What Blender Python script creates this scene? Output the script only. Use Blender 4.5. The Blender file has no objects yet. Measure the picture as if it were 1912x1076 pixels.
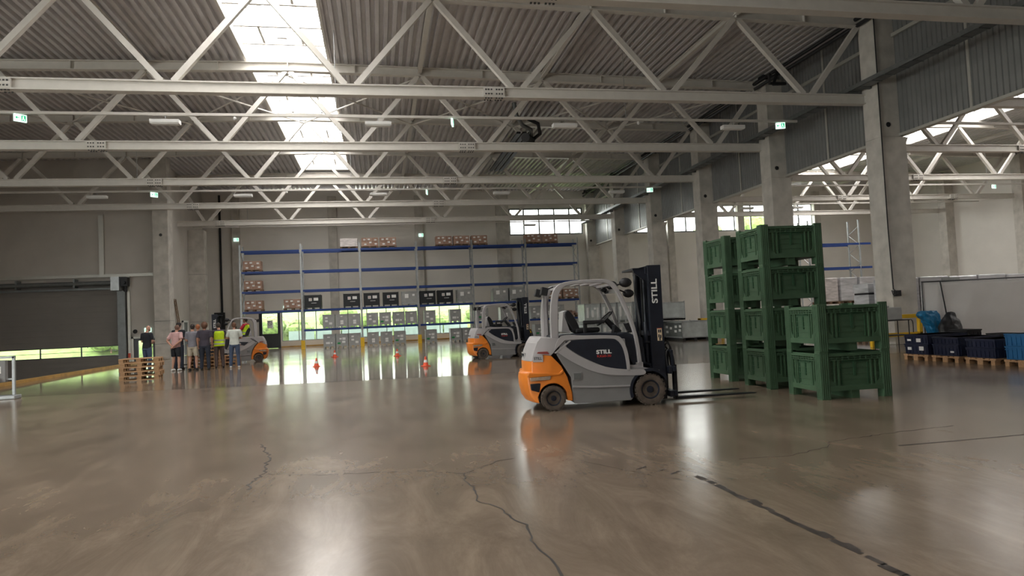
import bpy, bmesh, math, random
from mathutils import Vector, Matrix, Euler
random.seed(7)
PI = math.pi
scene = bpy.context.scene
C = scene.collection

# ------------------------------------------------------------------ camera
CAMH, F = 1.53, 1274.98
YAW, PITCH, ROLL = 0.1945, 0.043, 0.046
cam = bpy.data.cameras.new('camera')
cam.sensor_fit = 'HORIZONTAL'; cam.sensor_width = 36.0; cam.lens = F * 36.0 / 1912.0
cam.clip_start = 0.05; cam.clip_end = 600
camo = bpy.data.objects.new('camera', cam); C.objects.link(camo)
fwd = Vector((math.sin(YAW) * math.cos(PITCH), math.cos(YAW) * math.cos(PITCH), math.sin(PITCH)))
rt = Vector((math.cos(YAW), -math.sin(YAW), 0)); up = rt.cross(fwd)
r2 = rt * math.cos(ROLL) - up * math.sin(ROLL); u2 = up * math.cos(ROLL) + rt * math.sin(ROLL)
M = Matrix.Identity(4)
for i in range(3):
    M[i][0] = r2[i]; M[i][1] = u2[i]; M[i][2] = -fwd[i]
M[0][3], M[1][3], M[2][3] = 0, 0, CAMH
camo.matrix_world = M
scene.camera = camo

# ------------------------------------------------------------------ world, light, exposure
scene.view_settings.view_transform = 'Standard'; scene.view_settings.look = 'None'
scene.view_settings.gamma = 1.0; scene.view_settings.use_curve_mapping = False
scene.view_settings.exposure = 0.25
SKY = 12.0
w = bpy.data.worlds.new('sky'); scene.world = w; w.use_nodes = True
bg = w.node_tree.nodes['Background']; bg.inputs[1].default_value = SKY; bg.inputs[0].default_value = (1.0, 0.97, 0.94, 1)
scene.cycles.max_bounces = 10; scene.cycles.diffuse_bounces = 5; scene.cycles.transparent_max_bounces = 24
scene.cycles.sample_clamp_indirect = 6.0
scene.cycles.blur_glossy = 0.6

def portal(name, loc, rot, sx, sy):
    l = bpy.data.lights.new(name, 'AREA'); l.shape = 'RECTANGLE'; l.size = sx; l.size_y = sy; l.energy = 1
    l.cycles.is_portal = True
    o = bpy.data.objects.new(name, l); C.objects.link(o); o.location = loc; o.rotation_euler = rot
RIDGE, ZR, SL = -3.18, 11.84, 0.0178
TY = [21.18 + 6.76 * k for k in range(-5, 5)]      # truss lines
portal('skylight_daylight', (-3.18, 20.5, 12.42), (0, 0, 0), 2.9, 54.6)
portal('skylight_daylight', (34.5, 20.5, 12.42), (0, 0, 0), 3.2, 54.6)
portal('window_daylight', (14.0, 54.9, 9.35), (-PI / 2, 0, 0), 6.3, 2.2)
portal('window_daylight', (28.3, 54.9, 9.35), (-PI / 2, 0, 0), 20.6, 2.2)
portal('window_daylight', (0.0, 54.9, 1.65), (-PI / 2, 0, 0), 14.6, 2.2)

# ------------------------------------------------------------------ materials
def mat(name, col, rough=0.6, metal=0.0, noise=0.0, nscale=4.0, bump=0.0, bscale=40.0, spec=0.5, stretch=None, emit=None, estr=0.0, alpha=None):
    m = bpy.data.materials.new(name); m.use_nodes = True
    nt = m.node_tree; b = nt.nodes['Principled BSDF']
    b.inputs['Base Color'].default_value = (*col, 1); b.inputs['Roughness'].default_value = rough
    b.inputs['Metallic'].default_value = metal; b.inputs['Specular IOR Level'].default_value = spec
    tc = nt.nodes.new('ShaderNodeTexCoord'); mp = nt.nodes.new('ShaderNodeMapping')
    nt.links.new(tc.outputs['Object'], mp.inputs['Vector'])
    if stretch: mp.inputs['Scale'].default_value = stretch
    n = nt.nodes.new('ShaderNodeTexNoise'); n.inputs['Scale'].default_value = nscale; n.inputs['Detail'].default_value = 4
    nt.links.new(mp.outputs['Vector'], n.inputs['Vector'])
    r = nt.nodes.new('ShaderNodeValToRGB')
    k = noise if noise > 0 else 0.03
    r.color_ramp.elements[0].position = 0.3; r.color_ramp.elements[1].position = 0.7
    r.color_ramp.elements[0].color = (*[c * (1 - k) for c in col], 1)
    r.color_ramp.elements[1].color = (*[min(1, c * (1 + k)) for c in col], 1)
    nt.links.new(n.outputs['Fac'], r.inputs['Fac']); nt.links.new(r.outputs['Color'], b.inputs['Base Color'])
    if bump:
        n2 = nt.nodes.new('ShaderNodeTexNoise'); n2.inputs['Scale'].default_value = bscale
        nt.links.new(mp.outputs['Vector'], n2.inputs['Vector'])
        bp = nt.nodes.new('ShaderNodeBump'); bp.inputs['Strength'].default_value = bump; bp.inputs['Distance'].default_value = 0.01
        nt.links.new(n2.outputs['Fac'], bp.inputs['Height']); nt.links.new(bp.outputs['Normal'], b.inputs['Normal'])
    if emit:
        b.inputs['Emission Color'].default_value = (*emit, 1); b.inputs['Emission Strength'].default_value = estr
    if alpha is not None: b.inputs['Alpha'].default_value = alpha
    return m

def glass_mat(name, tint, gloss=0.08):
    m = bpy.data.materials.new(name); m.use_nodes = True; nt = m.node_tree
    for n in list(nt.nodes):
        if n.type != 'OUTPUT_MATERIAL': nt.nodes.remove(n)
    out = [n for n in nt.nodes if n.type == 'OUTPUT_MATERIAL'][0]
    t = nt.nodes.new('ShaderNodeBsdfTransparent'); t.inputs[0].default_value = (*tint, 1)
    g = nt.nodes.new('ShaderNodeBsdfGlossy'); g.inputs['Roughness'].default_value = 0.08
    mx = nt.nodes.new('ShaderNodeMixShader'); mx.inputs[0].default_value = gloss
    nt.links.new(t.outputs[0], mx.inputs[1]); nt.links.new(g.outputs[0], mx.inputs[2]); nt.links.new(mx.outputs[0], out.inputs[0])
    return m

def floor_mat(nm='worn_concrete', r0=0.13, r1=0.25, dk=1.0, bstr=0.10):
    m = bpy.data.materials.new(nm); m.use_nodes = True; nt = m.node_tree; b = nt.nodes['Principled BSDF']
    tc = nt.nodes.new('ShaderNodeTexCoord')
    mp = nt.nodes.new('ShaderNodeMapping'); mp.inputs['Scale'].default_value = (1, 1, 1); mp.inputs['Rotation'].default_value = (0, 0, 0.35)
    nt.links.new(tc.outputs['Object'], mp.inputs['Vector'])
    def noise(scale, det=6, rough=0.6, dist=0.0, st=None):
        n = nt.nodes.new('ShaderNodeTexNoise'); n.inputs['Scale'].default_value = scale; n.inputs['Detail'].default_value = det
        n.inputs['Roughness'].default_value = rough; n.inputs['Distortion'].default_value = dist
        if st:
            q = nt.nodes.new('ShaderNodeMapping'); q.inputs['Scale'].default_value = st; q.inputs['Rotation'].default_value = (0, 0, 0.6)
            nt.links.new(tc.outputs['Object'], q.inputs['Vector']); nt.links.new(q.outputs[0], n.inputs['Vector'])
        else: nt.links.new(mp.outputs[0], n.inputs['Vector'])
        return n
    n1 = noise(0.5, 8, 0.6, 0.2); n2 = noise(2.2, 9, 0.72, 0.8, (1.0, 0.3, 1)); n3 = noise(0.16, 3)
    mixf = nt.nodes.new('ShaderNodeMath'); mixf.operation = 'ADD'
    a = nt.nodes.new('ShaderNodeMath'); a.operation = 'MULTIPLY'; a.inputs[1].default_value = 0.62
    nt.links.new(n2.outputs['Fac'], a.inputs[0])
    a2 = nt.nodes.new('ShaderNodeMath'); a2.operation = 'MULTIPLY'; a2.inputs[1].default_value = 0.38
    nt.links.new(n1.outputs['Fac'], a2.inputs[0])
    nt.links.new(a.outputs[0], mixf.inputs[0]); nt.links.new(a2.outputs[0], mixf.inputs[1])
    r = nt.nodes.new('ShaderNodeValToRGB'); e = r.color_ramp.elements
    e[0].position = 0.26; e[0].color = (0.088, 0.066, 0.047, 1); e[1].position = 0.74; e[1].color = (0.32, 0.25, 0.185, 1)
    x = e.new(0.5); x.color = (0.185, 0.142, 0.104, 1)
    nt.links.new(mixf.outputs[0], r.inputs['Fac']); nt.links.new(r.outputs['Color'], b.inputs['Base Color'])
    rr = nt.nodes.new('ShaderNodeMapRange'); rr.inputs['From Min'].default_value = 0.1; rr.inputs['From Max'].default_value = 0.9
    rr.inputs['To Min'].default_value = r0; rr.inputs['To Max'].default_value = r1
    nt.links.new(n1.outputs['Fac'], rr.inputs['Value']); nt.links.new(rr.outputs[0], b.inputs['Roughness'])
    bp = nt.nodes.new('ShaderNodeBump'); bp.inputs['Strength'].default_value = bstr; bp.inputs['Distance'].default_value = 0.02
    nb = noise(1.6, 4); nt.links.new(nb.outputs['Fac'], bp.inputs['Height']); nt.links.new(bp.outputs['Normal'], b.inputs['Normal'])
    b.inputs['Specular IOR Level'].default_value = 0.55
    return m

def panel_mat(name, col, pitch=0.3, axis=2, rough=0.55, dep=0.25):
    """wall sheeting: fine horizontal joints in the bump"""
    m = mat(name, col, rough, noise=0.05, nscale=0.6)
    nt = m.node_tree; b = nt.nodes['Principled BSDF']
    tc = nt.nodes.new('ShaderNodeTexCoord'); sx = nt.nodes.new('ShaderNodeSeparateXYZ'); nt.links.new(tc.outputs['Object'], sx.inputs[0])
    mu = nt.nodes.new('ShaderNodeMath'); mu.operation = 'MULTIPLY'; mu.inputs[1].default_value = 1 / pitch; nt.links.new(sx.outputs[axis], mu.inputs[0])
    fr = nt.nodes.new('ShaderNodeMath'); fr.operation = 'FRACT'; nt.links.new(mu.outputs[0], fr.inputs[0])
    gt = nt.nodes.new('ShaderNodeMath'); gt.operation = 'GREATER_THAN'; gt.inputs[1].default_value = 0.1; nt.links.new(fr.outputs[0], gt.inputs[0])
    bp = nt.nodes.new('ShaderNodeBump'); bp.inputs['Strength'].default_value = dep; bp.inputs['Distance'].default_value = 0.02
    nt.links.new(gt.outputs[0], bp.inputs['Height']); nt.links.new(bp.outputs['Normal'], b.inputs['Normal'])
    return m

MT = {}
MT['floor'] = floor_mat()
MT['floor_far'] = floor_mat('polished_concrete', 0.06, 0.13, 1.0, 0.05)
MT['crack'] = mat('crack_dark', (0.035, 0.03, 0.026), 0.7)
MT['patch'] = mat('joint_filler', (0.05, 0.042, 0.037), 0.45, noise=0.35, nscale=6)
MT['deck'] = mat('galvanised_deck', (0.56, 0.545, 0.55), 0.5, 0.1, noise=0.08, nscale=1.5)
MT['white_steel'] = mat('cream_painted_steel', (0.60, 0.575, 0.53), 0.45, noise=0.04)
MT['dark_line'] = mat('dark_bolt', (0.05, 0.05, 0.05), 0.5)
MT['concrete'] = mat('cast_concrete', (0.50, 0.475, 0.43), 0.8, noise=0.16, nscale=2.2, bump=0.25, bscale=14)
MT['wall'] = panel_mat('wall_panel', (0.68, 0.65, 0.60), 0.28)
MT['wall_plain'] = mat('wall_plain', (0.50, 0.47, 0.43), 0.7, noise=0.06, nscale=0.8)
MT['clad'] = mat('ribbed_cladding', (0.235, 0.24, 0.235), 0.36, 0.35, noise=0.1, nscale=1.2)
MT['trim'] = mat('light_trim', (0.45, 0.44, 0.40), 0.4, 0.3)
MT['galv'] = mat('galvanised_steel', (0.42, 0.44, 0.45), 0.42, 0.6, noise=0.12, nscale=8)
MT['dgalv'] = mat('dark_galvanised', (0.17, 0.18, 0.18), 0.45, 0.5, noise=0.12, nscale=5)
MT['blue'] = mat('rack_blue', (0.012, 0.042, 0.19), 0.4, noise=0.06)
MT['yellow'] = mat('safety_yellow', (0.75, 0.46, 0.02), 0.45, noise=0.08)
MT['kerb'] = mat('yellow_kerb', (0.45, 0.26, 0.07), 0.55, noise=0.2, nscale=3)
MT['shutter'] = panel_mat('shutter_slats', (0.22, 0.205, 0.19), 0.33, rough=0.6, dep=0.5)
MT['black'] = mat('matt_black', (0.012, 0.012, 0.014), 0.5)
MT['rubber'] = mat('rubber', (0.03, 0.026, 0.022), 0.85, noise=0.25, nscale=9)
MT['tyre'] = mat('dusty_tyre', (0.085, 0.065, 0.05), 0.9, noise=0.3, nscale=10)
MT['glass'] = glass_mat('clear_glass', (0.93, 0.96, 0.95))
MT['poly'] = glass_mat('skylight_sheet', (0.9, 0.9, 0.9), 0.04)
MT['white'] = mat('white_plastic', (0.72, 0.72, 0.70), 0.5)
MT['paper'] = mat('paper_label', (0.78, 0.78, 0.76), 0.7)
MT['darkframe'] = mat('dark_door_frame', (0.02, 0.022, 0.026), 0.4)
MT['exitgreen'] = mat('exit_sign_green', (0.0, 0.3, 0.12), 0.4, emit=(0.02, 0.5, 0.22), estr=0.8)
MT['exitwhite'] = mat('exit_sign_white', (0.8, 0.95, 0.88), 0.4, emit=(0.68, 1.0, 0.84), estr=1.2)
MT['wood'] = mat('pallet_wood', (0.42, 0.25, 0.13), 0.8, noise=0.25, nscale=5, stretch=(1, 6, 6))
MT['wood_dark'] = mat('aged_wood', (0.20, 0.12, 0.07), 0.8, noise=0.3, nscale=5)
MT['carton'] = mat('brown_carton', (0.33, 0.20, 0.145), 0.75, noise=0.12, nscale=2)
MT['carton2'] = mat('brown_carton_light', (0.38, 0.245, 0.185), 0.75, noise=0.12, nscale=2)
MT['wrap'] = mat('stretch_wrap', (0.62, 0.57, 0.55), 0.25, noise=0.25, nscale=3, bump=0.6, bscale=5, stretch=(1, 1, 3))
MT['foil'] = mat('clear_wrap_grey', (0.56, 0.56, 0.58), 0.22, 0.1, noise=0.3, nscale=2.4, bump=0.8, bscale=4, stretch=(0.6, 0.6, 3))
MT['crate_grey'] = mat('grey_box_pallet', (0.36, 0.365, 0.355), 0.5, 0.35, noise=0.1, nscale=4)
MT['crate_light'] = mat('bright_steel_sheet', (0.55, 0.59, 0.58), 0.3, 0.4, noise=0.15, nscale=3, bump=0.2, bscale=3)
MT['crate_black'] = mat('black_box', (0.014, 0.017, 0.02), 0.45)
MT['green_tag'] = mat('green_tag', (0.02, 0.25, 0.07), 0.6)
MT['red_tag'] = mat('red_tag', (0.5, 0.07, 0.04), 0.6)
MT['bin'] = mat('green_bin_plastic', (0.046, 0.094, 0.050), 0.5, noise=0.14, nscale=5, bump=0.1, bscale=30)
MT['bin_dark'] = mat('green_bin_inner', (0.018, 0.062, 0.028), 0.55)
MT['navy'] = mat('navy_crate', (0.010, 0.016, 0.045), 0.5, noise=0.1)
MT['bluecrate'] = mat('blue_crate', (0.02, 0.14, 0.33), 0.5, noise=0.1)
MT['bluebag'] = mat('blue_bag', (0.01, 0.17, 0.36), 0.4, noise=0.15, nscale=6, bump=0.6, bscale=9)
MT['tarp'] = mat('white_tarpaulin', (0.74, 0.72, 0.70), 0.6, noise=0.04, nscale=1.5)
MT['orange'] = mat('orange_paint', (0.66, 0.19, 0.02), 0.38, noise=0.07, nscale=5)
MT['fl_grey'] = mat('forklift_grey', (0.21, 0.205, 0.205), 0.42, noise=0.06, nscale=4)
MT['fl_light'] = mat('forklift_light_grey', (0.34, 0.325, 0.325), 0.4, noise=0.05, nscale=4)
MT['mast'] = mat('mast_black', (0.012, 0.015, 0.024), 0.4, noise=0.2, nscale=6)
MT['scuff'] = mat('scuffed_paint', (0.36, 0.27, 0.20), 0.7, noise=0.35, nscale=12)
MT['steelworn'] = mat('worn_fork_steel', (0.035, 0.036, 0.04), 0.4, 0.5, noise=0.3, nscale=8)
MT['chrome'] = mat('hub_steel', (0.45, 0.45, 0.45), 0.35, 0.8)
MT['redtext'] = mat('red_lettering', (0.62, 0.04, 0.03), 0.5)
MT['warn'] = mat('warning_sticker', (0.75, 0.60, 0.42), 0.5)
MT['redlamp'] = mat('red_reflector', (0.28, 0.06, 0.055), 0.3)
MT['conered'] = mat('cone_red', (0.75, 0.10, 0.04), 0.5)
MT['grass'] = mat('bank_grass', (0.11, 0.17, 0.04), 0.9, noise=0.45, nscale=1.3)
MT['leaf'] = mat('shrub_leaves', (0.13, 0.20, 0.05), 0.8, noise=0.7, nscale=3.5)
MT['asphalt'] = mat('yard_paving', (0.30, 0.31, 0.31), 0.9, noise=0.1)
MT['fence'] = mat('pale_teal_panel', (0.27, 0.36, 0.34), 0.6, noise=0.06)
SKINS = [mat('skin_fair', (0.50, 0.27, 0.19), 0.55, noise=0.06, nscale=9), mat('skin_tan', (0.40, 0.20, 0.13), 0.55, noise=0.06, nscale=9)]

# ------------------------------------------------------------------ mesh builder
class MB:
    def __init__(s): s.v = []; s.f = []; s.m = []
    def add(s, vs, fs, mi=0):
        o = len(s.v); s.v += [tuple(p) for p in vs]; s.f += [tuple(i + o for i in f) for f in fs]; s.m += [mi] * len(fs)
        return s
    def box(s, x0, x1, y0, y1, z0, z1, mi=0):
        vs = [(x, y, z) for z in (z0, z1) for y in (y0, y1) for x in (x0, x1)]
        return s.add(vs, [(0, 2, 3, 1), (4, 5, 7, 6), (0, 1, 5, 4), (2, 6, 7, 3), (0, 4, 6, 2), (1, 3, 7, 5)], mi)
    def obox(s, c, sx, sy, sz, R=None, mi=0):
        R = R or Matrix.Identity(3); c = Vector(c)
        vs = [c + R @ Vector((x * sx / 2, y * sy / 2, z * sz / 2)) for z in (-1, 1) for y in (-1, 1) for x in (-1, 1)]
        return s.add(vs, [(0, 2, 3, 1), (4, 5, 7, 6), (0, 1, 5, 4), (2, 6, 7, 3), (0, 4, 6, 2), (1, 3, 7, 5)], mi)
    def beam(s, p0, p1, w, h, up=(0, 0, 1), mi=0):
        p0, p1 = Vector(p0), Vector(p1); d = (p1 - p0).normalized(); u = Vector(up)
        if abs(d.dot(u)) > 0.98: u = Vector((0, 1, 0))
        sd = d.cross(u).normalized(); u = sd.cross(d)
        vs = [p + sd * a * w / 2 + u * b * h / 2 for p in (p0, p1) for b in (-1, 1) for a in (-1, 1)]
        return s.add(vs, [(0, 1, 3, 2), (4, 6, 7, 5), (0, 4, 5, 1), (2, 3, 7, 6), (0, 2, 6, 4), (1, 5, 7, 3)], mi)
    def tube(s, pts, r, n=8, mi=0, caps=True, flat=1.0):
        pts = [Vector(p) for p in pts]; k = len(pts)
        rs = list(r) if isinstance(r, (list, tuple)) else [r] * k
        d0 = (pts[1] - pts[0]).normalized(); a = Vector((0, 0, 1)) if abs(d0.z) < 0.9 else Vector((1, 0, 0))
        e1 = d0.cross(a).normalized(); vs = []; fs = []
        for i, p in enumerate(pts):
            d = ((pts[min(i + 1, k - 1)] - pts[max(i - 1, 0)])).normalized()
            e1 = (e1 - d * e1.dot(d)).normalized(); e2 = d.cross(e1)
            ri = rs[i]; ra, rb = ri if isinstance(ri, tuple) else (ri, ri * flat)
            for j in range(n):
                t = 2 * PI * j / n; vs.append(p + e1 * (ra * math.cos(t)) + e2 * (rb * math.sin(t)))
        for i in range(k - 1):
            for j in range(n):
                q = (j + 1) % n; fs.append((i * n + j, i * n + q, (i + 1) * n + q, (i + 1) * n + j))
        if caps: fs += [tuple(range(n))[::-1], tuple((k - 1) * n + j for j in range(n))]
        return s.add(vs, fs, mi)
    def ring(s, secs, n=16, mi=0):
        """stack of horizontal ellipses: (x, y, z, rx, ry)"""
        vs = []; fs = []
        for (x, y, z, rx, ry) in secs:
            for j in range(n):
                t = 2 * PI * j / n; vs.append((x + rx * math.cos(t), y + ry * math.sin(t), z))
        for i in range(len(secs) - 1):
            for j in range(n):
                q = (j + 1) % n; fs.append((i * n + j, i * n + q, (i + 1) * n + q, (i + 1) * n + j))
        fs += [tuple(range(n))[::-1], tuple((len(secs) - 1) * n + j for j in range(n))]
        return s.add(vs, fs, mi)
    def prism(s, poly, a, b, axis='y', mi=0):
        """polygon in the plane across axis, from a to b. axis y: poly is (x,z); axis z: (x,y); axis x: (y,z)"""
        f = {'y': lambda p, t: (p[0], t, p[1]), 'z': lambda p, t: (p[0], p[1], t), 'x': lambda p, t: (t, p[0], p[1])}[axis]
        n = len(poly); vs = [f(p, a) for p in poly] + [f(p, b) for p in poly]
        fs = [tuple(range(n)), tuple(range(n, 2 * n))[::-1]] + [(i, i + n, (i + 1) % n + n, (i + 1) % n) for i in range(n)]
        return s.add(vs, fs, mi)
    def lathe(s, prof, c=(0, 0, 0), axis='z', n=24, mi=0):
        """prof: (r, h) pairs"""
        vs = []; fs = []; c = Vector(c)
        for (r, hh) in prof:
            for j in range(n):
                t = 2 * PI * j / n; a, b = r * math.cos(t), r * math.sin(t)
                p = {'z': (a, b, hh), 'y': (a, hh, b), 'x': (hh, a, b)}[axis]; vs.append(c + Vector(p))
        k = len(prof)
        for i in range(k - 1):
            for j in range(n):
                q = (j + 1) % n; fs.append((i * n + j, i * n + q, (i + 1) * n + q, (i + 1) * n + j))
        fs += [tuple(range(n)), tuple((k - 1) * n + j for j in range(n))]
        return s.add(vs, fs, mi)
    def ball(s, c, rx, ry, rz, n=12, mi=0):
        m = n // 2 + 1; secs = []
        for i in range(m + 1):
            t = -PI / 2 + PI * i / m; k = max(math.cos(t), 0.02)
            secs.append((c[0], c[1], c[2] + rz * math.sin(t), rx * k, ry * k))
        return s.ring(secs, n, mi)
    def build(s, name, mats, parent=None, smooth=False, bevel=0, fix=True):
        me = bpy.data.meshes.new(name); me.from_pydata([tuple(p) for p in s.v], [], s.f)
        if not isinstance(mats, (list, tuple)): mats = [mats]
        for mm in mats: me.materials.append(mm)
        for i, p in enumerate(me.polygons): p.material_index = s.m[i]; p.use_smooth = smooth
        if fix:
            b = bmesh.new(); b.from_mesh(me); bmesh.ops.recalc_face_normals(b, faces=b.faces); b.to_mesh(me); b.free()
        if smooth:
            for e in me.edges: pass
            try: me.set_sharp_from_angle(angle=0.7)
            except Exception: pass
        o = bpy.data.objects.new(name, me); C.objects.link(o)
        if parent: o.parent = parent
        if bevel:
            md = o.modifiers.new('bevel', 'BEVEL'); md.width = bevel; md.segments = 2; md.limit_method = 'ANGLE'; md.angle_limit = 0.6
        return o

def tag(o, label, cat, group=None, kind=None):
    o['label'] = label; o['category'] = cat
    if group: o['group'] = group
    if kind: o['kind'] = kind
    return o
def thing(name, label, cat, loc=(0, 0, 0), rz=0.0, group=None):
    o = bpy.data.objects.new(name, None); C.objects.link(o); o.location = loc; o.rotation_euler = (0, 0, rz)
    o.empty_display_size = 0.2
    return tag(o, label, cat, group)
def struct(mb, name, mats, parent=None, **k):
    o = mb.build(name, mats, parent, **k)
    if parent is None: o['kind'] = 'structure'
    return o
def copy_tree(root, loc, rz=None, label=None, group=None):
    r = root.copy(); C.objects.link(r); r.location = loc
    if rz is not None: r.rotation_euler = (0, 0, rz)
    if label: r['label'] = label
    if group: r['group'] = group
    for ch in list(root.children):
        c = ch.copy(); C.objects.link(c); c.parent = r
        for g in list(ch.children):
            d = g.copy(); C.objects.link(d); d.parent = c
    return r
def text(name, body, size, mw, material, parent=None, extrude=0.002, bold=0.0, sx=1.0):
    cu = bpy.data.curves.new(name, 'FONT'); cu.body = body; cu.size = size; cu.extrude = extrude; cu.offset = bold
    cu.align_x = 'CENTER'; cu.align_y = 'CENTER'
    t = bpy.data.objects.new('tmp', cu); me = bpy.data.meshes.new_from_object(t); bpy.data.objects.remove(t)
    me.materials.clear(); me.materials.append(material)
    for v in me.vertices: v.co.x *= sx
    me.transform(mw)
    o = bpy.data.objects.new(name, me); C.objects.link(o)
    if parent: o.parent = parent
    return o
ORD = ['first', 'second', 'third', 'fourth', 'fifth', 'sixth', 'seventh', 'eighth', 'ninth', 'tenth', 'eleventh', 'twelfth']

# ------------------------------------------------------------------ floor
XL, XR, YB, YF = -26.0, 46.4, -7.0, 54.8
KX = -12.6                                   # edge of the raised floor by the roller door
fl = MB()
JL = [(KX, 21.3), (-10.31, 20.9), (-4.2, 19.7), (3.1, 18.6), (9.0, 17.9), (XR, 13.5)]      # joint: the finish beyond it is newer
fl.prism([(KX, YB), (XR, YB)] + JL[::-1], -0.3, 0.0, 'z', 0)
fl.prism(JL + [(XR, YF), (KX, YF)], -0.3, 0.0, 'z', 3)
def strip(pts, w, z, mi, jit=0.0):
    for (a, b) in zip(pts[:-1], pts[1:]):
        a, b = Vector((*a, 0)), Vector((*b, 0)); L = (b - a).length; n = max(1, int(L / 0.07)) if jit else 1
        d = (b - a).normalized(); s = Vector((-d.y, d.x, 0)); prev = None
        for i in range(n + 1):
            p = a.lerp(b, i / n) + (s * random.uniform(-jit, jit) if 0 < i < n else Vector((0, 0, 0)))
            if prev is not None:
                ww = w * random.uniform(0.6, 1.3) / 2
                fl.add([(prev - s * ww) + Vector((0, 0, z)), (p - s * ww) + Vector((0, 0, z)), (p + s * ww) + Vector((0, 0, z)), (prev + s * ww) + Vector((0, 0, z))], [(0, 1, 2, 3)], mi)
            prev = p
strip([(0.78, 6.86), (0.75, 6.5), (0.8, 6.26), (0.75, 5.8), (0.91, 5.49), (0.95, 5.14), (1.02, 5.0), (0.96, 4.64), (0.98, 4.41), (1.01, 4.1), (1.0, 3.96), (0.93, 3.63), (0.9, 3.0)], 0.017, 0.0015, 1, 0.018)
strip([(0.78, 6.86), (0.34, 7.15), (-0.1, 7.28), (-0.64, 7.35), (-1.21, 7.66)], 0.009, 0.0015, 1, 0.02)
strip([(0.78, 6.86), (1.03, 7.12), (1.17, 7.29), (1.39, 7.37)], 0.012, 0.0015, 1, 0.02)
strip([(-1.6, 9.63), (-1.32, 8.59), (-1.31, 8.12), (-1.25, 7.68), (-1.31, 7.33), (-1.29, 6.98)], 0.02, 0.0015, 1, 0.03)
strip([(1.93, 7.16), (2.39, 6.17), (2.81, 5.51)], 0.006, 0.0015, 1, 0.01)
strip([(3.5, 6.38), (4.08, 6.35), (4.63, 6.56), (4.83, 6.8), (5.96, 7.0), (6.67, 7.06)], 0.010, 0.0015, 1, 0.02)
strip(JL[:5], 0.025, 0.0015, 1)
y = 5.9
while y > 2.2:                                                   # patched joint, chipped pieces
    L = random.uniform(0.05, 0.16); wv = random.uniform(0.022, 0.036); g = random.choice([0.0, 0.0, 0.015, 0.05]); x = 2.815 + random.uniform(-0.012, 0.012)
    fl.add([(x - wv, y, 0.0015), (x + wv * 0.8, y + 0.01, 0.0015), (x + wv, y - L, 0.0015), (x - wv * 0.9, y - L - 0.01, 0.0015)], [(0, 1, 2, 3)], 2)
    y -= L + g
for y in (5.05, 4.2, 3.95):
    fl.add([(2.83, y, 0.0018), (2.875, y - 0.03, 0.0018), (2.865, y - 0.16, 0.0018), (2.82, y - 0.18, 0.0018)], [(0, 1, 2, 3)], 2)
strip([(5.3, 6.33), (6.08, 6.31), (6.84, 6.3), (8.5, 6.28)], 0.04, 0.0015, 2)
for (x, y) in ((2.55, 6.2), (2.62, 6.05), (2.4, 6.35)): strip([(x, y), (x + 0.13, y + 0.09)], 0.02, 0.0015, 2)
struct(fl, 'floor', [MT['floor'], MT['crack'], MT['patch'], MT['floor_far']], fix=True)
struct(MB().box(XL, KX, YB, 44.0, -1.3, -1.0), 'floor_lower', MT['floor_far'])
struct(MB().box(KX - 0.06, KX + 0.14, 6.0, 43.4, -1.0, 0.11), 'trim_1', MT['kerb'])

# ------------------------------------------------------------------ walls
def wall_y(mb, y0, y1, x0, x1, z0, z1, holes, mi=0):
    """wall across Y with rectangular holes (x0,x1,z0,z1), sorted by x"""
    x = x0
    for (a, b, c, d) in sorted(holes):
        if a > x: mb.box(x, a, y0, y1, z0, z1, mi)
        if c > z0: mb.box(a, b, y0, y1, z0, c, mi)
        if d < z1: mb.box(a, b, y0, y1, d, z1, mi)
        x = b
    if x < x1: mb.box(x, x1, y0, y1, z0, z1, mi)
wb = MB()
wall_y(wb, 54.8, 55.1, -13.0, 9.9, 0, 12.1, [(-8.95, -7.4, 0, 2.82), (-7.3, 7.3, 0.5, 2.78)])
wall_y(wb, 54.8, 55.1, 9.9, XR, 0, 12.1, [(10.8, 17.1, 8.25, 10.48), (18.0, 38.7, 8.2, 10.55)])
struct(wb, 'wall_back', MT['wall'])
lw = MB()
wall_y(lw, 44.0, 44.3, XL, -12.6, -1.0, 12.1, [(-24.0, -14.98, -1.0, 4.35), (-14.28, -12.98, -1.0, 1.3)])
struct(lw, 'wall_dock', MT['wall_plain'])
struct(MB().box(-13.1, -12.8, 44.3, 54.8, 0, 12.1), 'wall_recess', MT['wall_plain'])
struct(MB().box(XL - 0.3, XL, YB, 44.0, -1, 12.1), 'wall_left', MT['wall_plain'])
struct(MB().box(XR, XR + 0.3, YB, 54.8, 0, 12.1), 'wall_right', MT['wall'])
struct(MB().box(XL, XR, YB - 0.3, YB, -1, 12.1), 'wall_front', mat('light_absorbing_wall', (0.16, 0.15, 0.14), 0.8))  # unseen wall, set near and coloured dark to keep viewer-facing sides in shade

# windows ---------------------------------------------------------
def window(n, x0, x1, z0, z1, mull, trans=(), y=54.86, t=0.055):
    r = bpy.data.objects.new('window_%d' % n, None); C.objects.link(r); r['kind'] = 'structure'
    f = MB()
    f.box(x0, x1, y, y + 0.1, z0, z0 + t); f.box(x0, x1, y, y + 0.1, z1 - t, z1)
    for x in (x0, x1 - t): f.box(x, x + t, y, y + 0.1, z0 + t, z1 - t)
    for x in mull: f.box(x - t / 2, x + t / 2, y, y + 0.1, z0 + t, z1 - t)
    for z in trans: f.box(x0 + t, x1 - t, y + 0.01, y + 0.09, z - t / 2, z + t / 2)
    f.build('frame', MT['dgalv'], r)
    MB().box(x0 + 0.02, x1 - 0.02, y + 0.045, y + 0.055, z0 + 0.02, z1 - 0.02).build('pane', MT['glass'], r)
window(1, -7.3, 7.3, 0.5, 2.78, [-6.05, -5.85, -4.76, -3.48, -2.34, -0.9, 0.6, 2.0, 3.3, 4.8, 6.4])
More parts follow.
